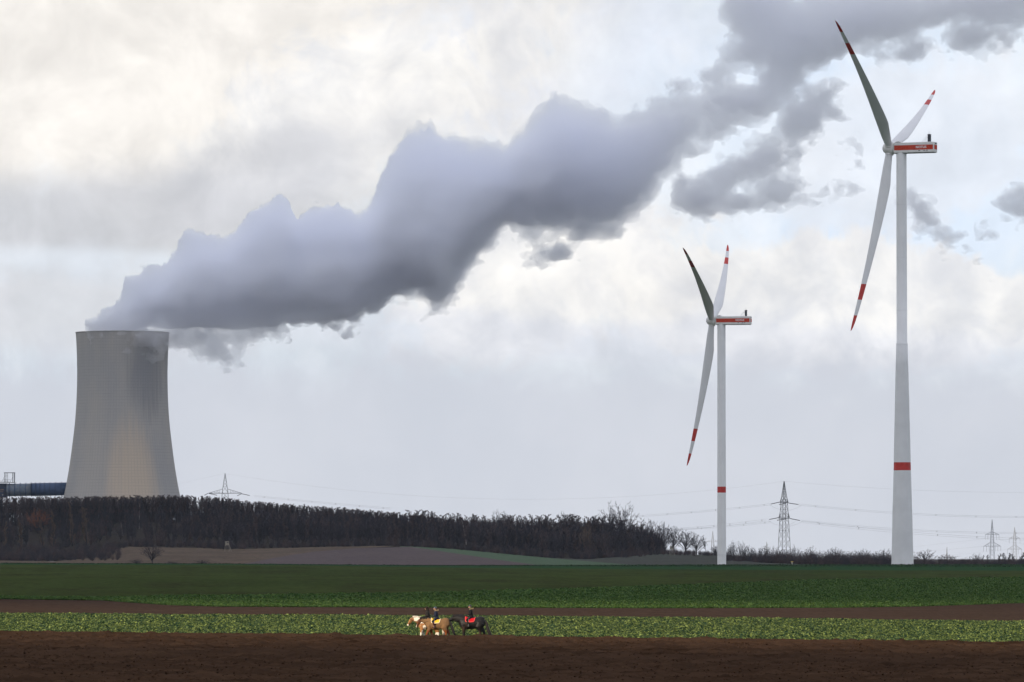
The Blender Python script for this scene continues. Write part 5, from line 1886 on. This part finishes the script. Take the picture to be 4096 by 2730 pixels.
def coat_bay(nb, co, pos):
    s = nb.sep(co)
    n = nb.m('MULTIPLY', nb.m('SUBTRACT', nb.noise(co, 3.0, 4), 0.5), 0.16)
    # clipped: tan body, red brown legs and face, dark muzzle
    col = nb.mix(nb.ramp(nb.noise(co, 2.2, 4), 0.3, 0.7), (0.150, 0.084, 0.040), (0.205, 0.112, 0.046))
    leg = nb.m('LESS_THAN', nb.m('ADD', s[2], nb.m('MULTIPLY', n, 0.25)), 0.70)
    col = nb.mix(leg, col, (0.185, 0.052, 0.016))
    face = nb.m('LESS_THAN', nb.m('ADD', s[0], n), -1.17)
    col = nb.mix(face, col, (0.135, 0.046, 0.018))
    white = nb.m('MULTIPLY', nb.m('LESS_THAN', s[0], -1.44), nb.m('LESS_THAN', s[2], 1.12))
    col = nb.mix(white, col, (0.4, 0.38, 0.30))
    return nb.mix(nb.ramp(nb.noise(co, 30, 3), 0.4, 0.8, 0, 0.25), col, (0.10, 0.055, 0.03))


def coat_pinto(nb, co, pos):
    s = nb.sep(co)
    n = nb.noise(co, 4.5, 4, 0.6)
    w_ = nb.m('MULTIPLY', nb.m('SUBTRACT', n, 0.5), 0.30)
    brown = nb.mix(nb.ramp(nb.noise(co, 3, 4), 0.3, 0.7), (0.26, 0.115, 0.042), (0.34, 0.165, 0.066))
    x = nb.m('ADD', s[0], nb.m('MULTIPLY', w_, 0.6))
    z = nb.m('ADD', s[2], w_)
    neck_p = nb.m('MULTIPLY', nb.m('MULTIPLY', nb.m('GREATER_THAN', x, -1.12), nb.m('LESS_THAN', x, -0.62)), nb.m('GREATER_THAN', z, 1.32))
    legs = nb.m('LESS_THAN', nb.m('ADD', s[2], nb.m('MULTIPLY', w_, 0.3)), 0.52)
    belly = nb.m('MULTIPLY', nb.ramp(nb.noise(co, 2.1, 2), 0.52, 0.56), nb.m('GREATER_THAN', x, -0.62))
    blaze = nb.m('MULTIPLY', nb.m('LESS_THAN', s[0], -1.50), nb.m('LESS_THAN', s[2], 1.12))
    f_ = nb.m('MAXIMUM', nb.m('MAXIMUM', neck_p, legs), nb.m('MAXIMUM', belly, blaze))
    return nb.mix(f_, brown, (0.72, 0.66, 0.56))


def coat_black(nb, co, pos):
    s = nb.sep(co)
    flank = nb.ramp(nb.noise(co, 1.7, 4), 0.46, 0.66)
    low = nb.m('MULTIPLY', flank, nb.ramp(s[2], 1.2, 0.9))
    return nb.mix(low, (0.007, 0.006, 0.006), (0.040, 0.021, 0.011))


YH = 437.0
kh = F / YH
GROUND_H = P(1750, 2560, YH)


def at_px(px, Y, dz=0.0):
    g = P(px, 2560, Y)
    return Vector((g.x, Y, P(1750, 2561, YH).z + dz))


bay_neck = [(-0.46, 0, 1.24, 0.27, 0.17), (-0.66, 0, 1.33, 0.22, 0.125), (-0.88, 0, 1.39, 0.175, 0.095), (-1.08, 0, 1.43, 0.14, 0.08), (-1.20, 0, 1.44, 0.115, 0.075)]
bay_head = [(-1.20, 0, 1.46, 0.10, 0.075), (-1.27, 0, 1.29, 0.125, 0.085), (-1.36, 0, 1.10, 0.085, 0.062), (-1.43, 0, 0.95, 0.075, 0.058), (-1.45, 0, 0.89, 0.055, 0.048)]
tail_n = [(0.88, 0, 1.32, 0.05), (0.98, 0, 1.18, 0.07), (1.02, 0, 0.85, 0.085), (1.06, 0, 0.50, 0.075), (1.12, 0, 0.30, 0.02)]
bay = horse('tan brown clipped horse with bright yellow saddle pad, in front of the pinto', at_px(1748, YH), material('bay_coat', coat_bay, 0.7, 0.15), 1.08,
            bay_neck, bay_head, [(-0.13, -0.32, 0.0), (0.13, 0.24, 0.05)], [(-0.15, -0.02, 0.0), (0.15, 0.30, 0.03)], M['hair_black'], [(0.88, 0, 1.32, 0.05), (0.99, 0, 1.2, 0.075), (1.08, 0, 0.85, 0.10), (1.20, 0, 0.5, 0.09), (1.34, 0, 0.2, 0.02)], M['pad_yellow'], M['pad_cream'])
pin_neck = [(-0.46, 0, 1.24, 0.27, 0.17), (-0.68, 0, 1.38, 0.23, 0.125), (-0.92, 0, 1.48, 0.19, 0.10), (-1.12, 0, 1.53, 0.15, 0.085), (-1.24, 0, 1.55, 0.12, 0.078)]
pin_head = [(-1.24, 0, 1.56, 0.10, 0.075), (-1.33, 0, 1.40, 0.125, 0.088), (-1.44, 0, 1.22, 0.088, 0.066), (-1.53, 0, 1.07, 0.078, 0.06), (-1.56, 0, 1.01, 0.058, 0.05)]
pinto = horse('brown and white pinto horse with white lower legs, walking on the far side', at_px(1716, YH + 2.6), material('pinto_coat', coat_pinto, 0.75, 0.12), 1.05,
              pin_neck, pin_head, [(-0.13, -0.10, 0.0), (0.13, 0.18, 0.04)], [(-0.15, 0.04, 0.0), (0.15, -0.16, 0.0)], M['hair_white'], tail_n)
blk_neck = [(-0.46, 0, 1.26, 0.28, 0.18), (-0.68, 0, 1.37, 0.25, 0.14), (-0.92, 0, 1.43, 0.21, 0.11), (-1.12, 0, 1.455, 0.17, 0.09), (-1.24, 0, 1.46, 0.13, 0.08)]
blk_head = [(-1.22, 0, 1.47, 0.10, 0.08), (-1.34, 0, 1.36, 0.12, 0.085), (-1.50, 0, 1.27, 0.088, 0.066), (-1.62, 0, 1.19, 0.078, 0.06), (-1.67, 0, 1.15, 0.058, 0.05)]
black = horse('big black horse with red saddle pad, last in the line', at_px(1886, YH + 0.4), material('black_coat', coat_black, 0.55, 0.25), 1.15,
              blk_neck, blk_head, [(-0.14, -0.02, 0.0), (0.14, 0.03, 0.0)], [(-0.16, -0.12, 0.0), (0.16, 0.34, 0.04)], M['hair_black_brown'], [(0.88, 0, 1.32, 0.06), (1.0, 0, 1.15, 0.085), (1.08, 0, 0.75, 0.11), (1.22, 0, 0.4, 0.12), (1.38, 0, 0.16, 0.05)], M['pad_red'], M['pad_red_edge'])


def seat(h, z=1.535):
    return h.location + Vector((-0.06 * h.scale.x, 0, z * h.scale.x))


rider('person in navy blue parka with fur collar and dark blue helmet, on the tan horse', seat(bay), 1.0, (0.012, 0.017, 0.042), (0.010, 0.012, 0.022), (0.06, 0.012, 0.016), M['helmet_blue'], -0.05, M['fur'])
rider('person in dark brown hooded jacket with hood up, riding the pinto', seat(pinto), 1.04, (0.018, 0.014, 0.012), (0.014, 0.012, 0.012), (0.03, 0.026, 0.02), None, -0.10, None, None, M['hood_brown'])
rider('person in black jacket, green scarf and black helmet on the black horse', seat(black), 1.03, (0.008, 0.008, 0.010), (0.009, 0.009, 0.010), (0.016, 0.014, 0.012), M['helmet_black'], 0.0, M['fur'], M['scarf_green'])

# ------------------------------------------------------------------ steam plume
def surface_nets(Fd, level):
    """closed quad mesh of the surface Fd == level (index coordinates)"""
    s = Fd > level
    nx, ny, nz = Fd.shape
    cnt = np.zeros((nx - 1, ny - 1, nz - 1), np.int8)
    for i in (0, 1):
        for j in (0, 1):
            for k in (0, 1):
                cnt += s[i:nx - 1 + i, j:ny - 1 + j, k:nz - 1 + k]
    act = np.argwhere((cnt > 0) & (cnt < 8))
    idx = np.full(cnt.shape, -1, np.int32)
    idx[act[:, 0], act[:, 1], act[:, 2]] = np.arange(len(act))
    acc = np.zeros((len(act), 3), np.float32)
    num = np.zeros(len(act), np.float32)
    cor = [(i, j, k) for i in (0, 1) for j in (0, 1) for k in (0, 1)]
    val = {c_: Fd[act[:, 0] + c_[0], act[:, 1] + c_[1], act[:, 2] + c_[2]] - level for c_ in cor}
    for a in cor:
        for ax in range(3):
            if a[ax]:
                continue
            c_ = tuple(1 if q == ax else a[q] for q in range(3))
            va, vb = val[a], val[c_]
            x = (va > 0) != (vb > 0)
            t = np.where(x, va / np.where(x, va - vb, 1), 0)
            p = np.array(a, np.float32)[None] + t[:, None] * np.eye(3, dtype=np.float32)[ax][None]
            acc += np.where(x[:, None], p, 0)
            num += x
    verts = act + acc / num[:, None]
    faces = []
    for ax in range(3):
        o1, o2 = (ax + 1) % 3, (ax + 2) % 3
        sl0 = [slice(1, -1)] * 3
        sl1 = [slice(1, -1)] * 3
        sl0[ax], sl1[ax] = slice(0, -1), slice(1, None)
        a, c_ = s[tuple(sl0)], s[tuple(sl1)]
        for flip, m_ in ((0, a & ~c_), (1, ~a & c_)):
            e = np.argwhere(m_)
            if not len(e):
                continue
            off = np.ones(3, int)
            off[ax] = 0
            e = e + off
            quad = []
            for d1, d2 in ((0, 0), (1, 0), (1, 1), (0, 1)):
                q = e.copy()
                q[:, o1] -= 1 - d1
                q[:, o2] -= 1 - d2
                quad.append(idx[q[:, 0], q[:, 1], q[:, 2]])
            quad = np.stack(quad, 1)
            faces.append(quad[:, ::-1] if flip else quad)
    return verts, np.concatenate(faces)


STEP = 9.0                                   # grid step in photograph pixels (about 2.1 m at 5400 m)
gx = np.arange(180, 4420, STEP, dtype=np.float32)
gz = np.arange(1520, -190, -STEP, dtype=np.float32)
gd = np.arange(-126, 127, 3.4, dtype=np.float32)
top_c = [(300, 1318), (366, 1310), (430, 1262), (488, 1215), (494, 1140), (560, 1096), (640, 1088), (700, 1010), (745, 945), (820, 938), (890, 980), (915, 945), (1010, 855), (1110, 790), (1160, 830), (1178, 900), (1250, 855), (1390, 862), (1440, 905), (1485, 835), (1515, 750), (1568, 630), (1620, 560), (1720, 508), (1775, 560), (1880, 595), (2020, 612), (2075, 525), (2180, 420), (2215, 378), (2265, 385), (2400, 422), (2470, 472), (2610, 438), (2780, 388), (2930, 335), (3030, 335), (3130, 365), (3200, 400)]
bot_c = [(300, 1345), (488, 1350), (640, 1340), (720, 1335), (850, 1330), (960, 1300), (1050, 1300), (1130, 1295), (1250, 1290), (1390, 1297), (1480, 1255), (1560, 1185), (1670, 1200), (1770, 1248), (1845, 1135), (1910, 1050), (2050, 940), (2180, 932), (2350, 950), (2490, 905), (2610, 805), (2660, 700), (2730, 630), (2870, 545), (3040, 490), (3130, 440), (3200, 405)]
tx_, ty_ = zip(*top_c)
bx_, by_ = zip(*bot_c)
PXM = F / DC                                  # photograph pixels per metre at the plume
tp_ = np.interp(gx, tx_, ty_)
bt_ = np.interp(gx, bx_, by_)
kern = np.ones(3) / 3
tp_ = np.convolve(np.pad(tp_, 1, mode='edge'), kern, 'valid')
bt_ = np.convolve(np.pad(bt_, 3, mode='edge'), np.ones(7) / 7, 'valid')
cen = ((tp_ + bt_) / 2).astype(np.float32)
rad_ = np.maximum(4, (bt_ - tp_) / 2).astype(np.float32)
X_, Z_, D_ = gx[:, None, None], gz[None, :, None], gd[None, None, :]
rz = rad_[:, None, None]
dep = np.clip(rz / PXM * 0.65, 16, 46)
dcen = np.interp(gx, [300, 500, 1500, 4400], [-2, -4, 8, -10])[:, None, None].astype(np.float32)
sgn_ = np.sqrt(((Z_ - cen[:, None, None]) / rz) ** 2 + ((D_ - dcen) / dep) ** 2)
Fd = (1 - sgn_) * rz / PXM
Fd = np.where((X_ > 3195) | (X_ < 320), -60, Fd).astype(np.float32)
# torn-off masses: centre x, y, half length, half height (px), tilt in degrees, depth centre, depth half width (m)
blobs = [(3120, 330, 120, 80, 40, 0, 34, -1), (3010, 400, 140, 60, 25, 0, 30, -3), (3060, 60, 130, 200, 20, 0, 36, 0), (3200, 150, 240, 120, 15, 0, 36, 0), (3150, 240, 70, 110, -5, 0, 45, -4), (3420, 80, 330, 120, 8, 10, 36, 0), (3790, 20, 330, 75, 12, 10, 36, 0), (4130, -20, 260, 60, 12, 0, 36, 0), (2960, 215, 70, 46, 30, 0, 30, -7), (2870, 300, 110, 34, 18, 0, 30, -9),
         (2790, 800, 78, 92, 35, 0, 28, -5), (2900, 715, 130, 70, 34, 0, 30, -7), (3060, 620, 150, 78, 35, 0, 40, -8), (3190, 480, 95, 90, 25, 0, 40, -7), (3270, 400, 120, 85, 10, 0, 40, -8), (3150, 750, 100, 55, 20, 0, 26, -11), (2960, 820, 120, 40, 5, 0, 24, -11), (3440, 610, 55, 105, 20, 0, 30, -10), (3330, 760, 120, 50, 15, 0, 26, -12),
         (2225, 1015, 78, 46, 10, 0, 26, -6), (3680, 835, 100, 52, -28, 0, 28, -8), (3800, 930, 130, 60, -34, 0, 28, -9), (3890, 1000, 60, 46, -40, 0, 22, -10), (4080, 830, 85, 85, 55, 0, 32, -9), (3960, 930, 120, 30, 30, 0, 20, -11), (3640, 205, 130, 60, 10, 0, 36, -8), (3880, 150, 150, 50, 15, 0, 30, -10), (4060, 70, 110, 50, 20, 0, 30, -8),
         (790, 1362, 150, 52, -8, -6, 24, -6), (890, 1420, 120, 46, -20, -4, 20, -9), (960, 1380, 70, 60, 10, 0, 18, -10), (905, 1470, 60, 30, 20, 0, 12, -11), (1020, 1330, 110, 60, 0, 0, 26, -6),
         (487, 1345, 168, 46, 0, 0, 38, 3), (590, 1350, 80, 34, -12, -47, 9, -3), (640, 1378, 36, 40, -30, -47, 7, -4), (470, 1335, 46, 24, 0, -45, 7, -4)]
for (cx, cz_, rx, ry, rot, dc, dw, off) in blobs:
    ca, sa = math.cos(R(rot)), math.sin(R(rot))
    i0, i1 = np.searchsorted(gx, [cx - 2 * (rx + ry), cx + 2 * (rx + ry)])
    if i1 <= i0:
        continue
    dx = X_[i0:i1] - cx
    dz = -(Z_ - cz_)
    u_ = (dx * ca + dz * sa) / rx
    v_ = (-dx * sa + dz * ca) / ry
    q = np.sqrt(u_ * u_ + v_ * v_ + ((D_ - dc) / dw) ** 2)
    fb_ = ((1 - q) * min(rx, ry) / PXM + off * 0.7).astype(np.float32)
    # smooth union
    a_ = Fd[i0:i1]
    h_ = np.clip(0.5 + 0.5 * (fb_ - a_) / 6.0, 0, 1)
    Fd[i0:i1] = a_ * (1 - h_) + fb_ * h_ + 6.0 * h_ * (1 - h_)
live = Fd > -26                                # noise only matters near the surface
ii = np.nonzero(live)
xm, zm, dm = gx[ii[0]] / PXM, gz[ii[1]] / PXM, gd[ii[2]]
far_ = np.clip((gx[ii[0]] - 500) / 2200, 0, 1)       # 0 at the tower, 1 far downwind
zrel = np.clip((gz[ii[1]] - cen[ii[0]]) / rad_[ii[0]], -1, 1)   # -1 upper edge, +1 lower edge
zrel = np.where(gx[ii[0]] > 3195, 0.5, zrel)
n1 = fbm([xm / 52, zm / 46, dm / 46], 2, 70)
n2 = fbm([xm / 19 + n1 * 1.6, zm / 16, dm / 17], 3, 80)
n3 = np.abs(vnoise([xm / 13, zm / 13, dm / 13], 90) - 0.5) * 2
n4 = np.abs(vnoise([xm / 6.1, zm / 6.1, dm / 6.1], 95) - 0.5) * 2
bil = (0.58 * (1 - n3) + 0.46 * (1 - n4)) - 0.56       # rounded heads
n5 = np.abs(vnoise([xm / 3.9 + n2 * 3, zm / 3.9, dm / 3.9], 97) - 0.5) * 2
wis = fbm([xm / 9 + n2 * 2.5, zm / 6 + n1 * 2, dm / 7], 3, 99)
wmix = np.clip(0.30 + 0.45 * zrel + 0.55 * far_, 0, 1)
Fd[ii] += (n1 * (10 + 20 * far_) + n2 * (13 + 22 * wmix) + (bil * 20 + (0.5 - n5) * 7) * (1 - 0.75 * wmix) + wis * 30 * wmix).astype(np.float32)
# inside the tower mouth only the shaft is filled, outside the wall nothing hangs below except the spill
Fd[:, gz > 1500, :] = -50
nr = np.clip((352 + (1335 - gz) * -0.35 - gx[:, None]) / 14, 0, 1.5)[:, :, None]
Fd -= (nr * 40).astype(np.float32)
Fd[0], Fd[-1] = -50, -50
Fd[:, 0], Fd[:, -1] = -50, -50
Fd[:, :, 0], Fd[:, :, -1] = -50, -50


def to_world(v):
    """grid index to world, plume drifting across at 5400 m"""
    px = gx[0] + v[:, 0] * STEP
    py = gz[0] - v[:, 1] * STEP
    y = DC + gd[0] + v[:, 2] * 3.4
    dx_ = (px - 2048) / PXM
    o_ = np.array([P(2048, float(q), DC).z for q in (0, 1000)])
    z = o_[0] + (o_[1] - o_[0]) * py / 1000
    # keep the tower's own convergence: the axis of the picture is tilted by a fraction of a degree
    return np.stack([dx_, y, z], 1)


def volume_mat(name, dens, colour, aniso=0.0):
    m_ = bpy.data.materials.new(name)
    m_.use_nodes = True
    t = m_.node_tree
    t.nodes.clear()
    v_ = t.nodes.new('ShaderNodeVolumePrincipled')
    v_.inputs['Color'].default_value = (*colour, 1)
    v_.inputs['Density'].default_value = dens
    v_.inputs['Anisotropy'].default_value = aniso
    o_ = t.nodes.new('ShaderNodeOutputMaterial')
    t.links.new(v_.outputs[0], o_.inputs['Volume'])
    m_.cycles.homogeneous_volume = True
    return m_


def blur(A, n):
    for _ in range(n):
        for ax in range(3):
            A = (np.roll(A, 1, ax) + 2 * A + np.roll(A, -1, ax)) / 4
    return A


plume = empty('steam_plume', (0, 0, 0), 0, 'broad grey white plume of steam drifting up to the right from the cooling tower', 'steam plume')
STEAM = (0.987, 0.990, 1.0)
young = Fd - np.clip((gx - 1300) / 70, 0, 40)[:, None, None]
young -= (np.clip((gz - 1300) / 50, 0, 1)[None, :] * np.clip((1150 - gx) / 100, 0, 1)[:, None] * 30)[:, :, None]
for nm, fld, lv, dens in (('thin_steam', Fd, 0.5, 0.046), ('thick_steam', Fd, 6.0, 0.022), ('young_steam', young, 1.4, 0.13)):
    v_, f_ = surface_nets(fld, lv)
    me = np_mesh(nm, to_world(v_), f_[:, ::-1], smooth=True)
    o = link(nm, me, plume, volume_mat(nm, dens, STEAM, 0.75))
core_f = blur(Fd, 4) - (np.clip((gx - 1000) / 100, 0, 9) + np.clip((gx - 2150) / 12, 0, 90))[:, None, None]
v_, f_ = surface_nets(core_f, 22.0)
me = np_mesh('dense_steam', to_world(v_), f_[:, ::-1], smooth=True)
m_ = bpy.data.materials.new('steam')
m_.use_nodes = True
t = m_.node_tree
t.nodes.clear()
tr = t.nodes.new('ShaderNodeBsdfTranslucent')
df = t.nodes.new('ShaderNodeBsdfDiffuse')
for q in (tr, df):
    q.inputs['Color'].default_value = (0.96, 0.97, 0.99, 1)
mx = t.nodes.new('ShaderNodeMixShader')
mx.inputs[0].default_value = 0.92
o_ = t.nodes.new('ShaderNodeOutputMaterial')
t.links.new(tr.outputs[0], mx.inputs[1])
t.links.new(df.outputs[0], mx.inputs[2])
t.links.new(mx.outputs[0], o_.inputs['Surface'])
link('dense_steam', me, plume, m_)
del Fd, core_f, live, ii, n1, n2, n3, n4, n5, bil, wis


# ------------------------------------------------------------------ unseen clouds added to shade the far land and the near soil
def shade_cloud(name, y0, y1, x0, x1, h, thick, seed):
    """an added, unseen slab whose shadow covers the ground from y0 to y1"""
    sh = SUN_AZ * (h / math.tan(SUN_EL))
    nx, ny = 90, 60
    vv, ff = [], []
    xs = np.linspace(x0, x1, nx)
    ys = np.linspace(y0, y1, ny)
    gx_, gy_ = np.meshgrid(xs, ys)
    t = np.linspace(-1, 1, ny)[:, None]
    s_ = np.linspace(-1, 1, nx)[None, :]
    prof_ = np.maximum(0, 1 - np.abs(s_) ** 6) ** 0.5 * np.maximum(0, 1 - np.abs(t) ** 6) ** 0.5
    n_ = fbm([gx_ / 260 + seed, gy_ / 260], 4, seed)
    topz = h + thick * prof_ * (0.6 + 0.9 * (n_ + 0.5))
    botz = h - thick * 0.02 * prof_ * (0.6 + n_)
    for z in (topz, botz):
        vv.append(np.stack([gx_ + sh.x, gy_ + sh.y, z], -1).reshape(-1, 3))
    n0 = nx * ny
    idx = np.arange(n0).reshape(ny, nx)
    q = np.stack([idx[:-1, :-1], idx[:-1, 1:], idx[1:, 1:], idx[1:, :-1]], -1).reshape(-1, 4)
    me = np_mesh(name, np.concatenate(vv), np.concatenate([q, q[:, ::-1] + n0]), smooth=True)
    return tag(link(name, me, None, M['shade_cloud']), kind='structure')


m_ = bpy.data.materials.new('shade_cloud')
m_.use_nodes = True
t = m_.node_tree
t.nodes.clear()
tr = t.nodes.new('ShaderNodeBsdfTranslucent')
tr.inputs['Color'].default_value = (0.96, 0.965, 0.975, 1)
df = t.nodes.new('ShaderNodeBsdfDiffuse')
df.inputs['Color'].default_value = (0.85, 0.86, 0.88, 1)
mx = t.nodes.new('ShaderNodeMixShader')
mx.inputs[0].default_value = 0.08  # mostly translucent, so the slab also glows as soft fill
o_ = t.nodes.new('ShaderNodeOutputMaterial')
t.links.new(tr.outputs[0], mx.inputs[1])
t.links.new(df.outputs[0], mx.inputs[2])
t.links.new(mx.outputs[0], o_.inputs['Surface'])
M['shade_cloud'] = m_
shade_cloud('shade_cloud', 690, 7600, -2300, 2300, 2400, 260, 3)
shade_cloud('shade_cloud', -260, 352, -420, 420, 720, 12, 5)

# ------------------------------------------------------------------ the air
mb = MB()
mb.box((-9500, -2400, -8), (9500, 17500, 575))
tag(mb.build('haze', volume_mat('haze', 1.0e-5, (0.74, 0.86, 1.0), 0.0)), kind='stuff')
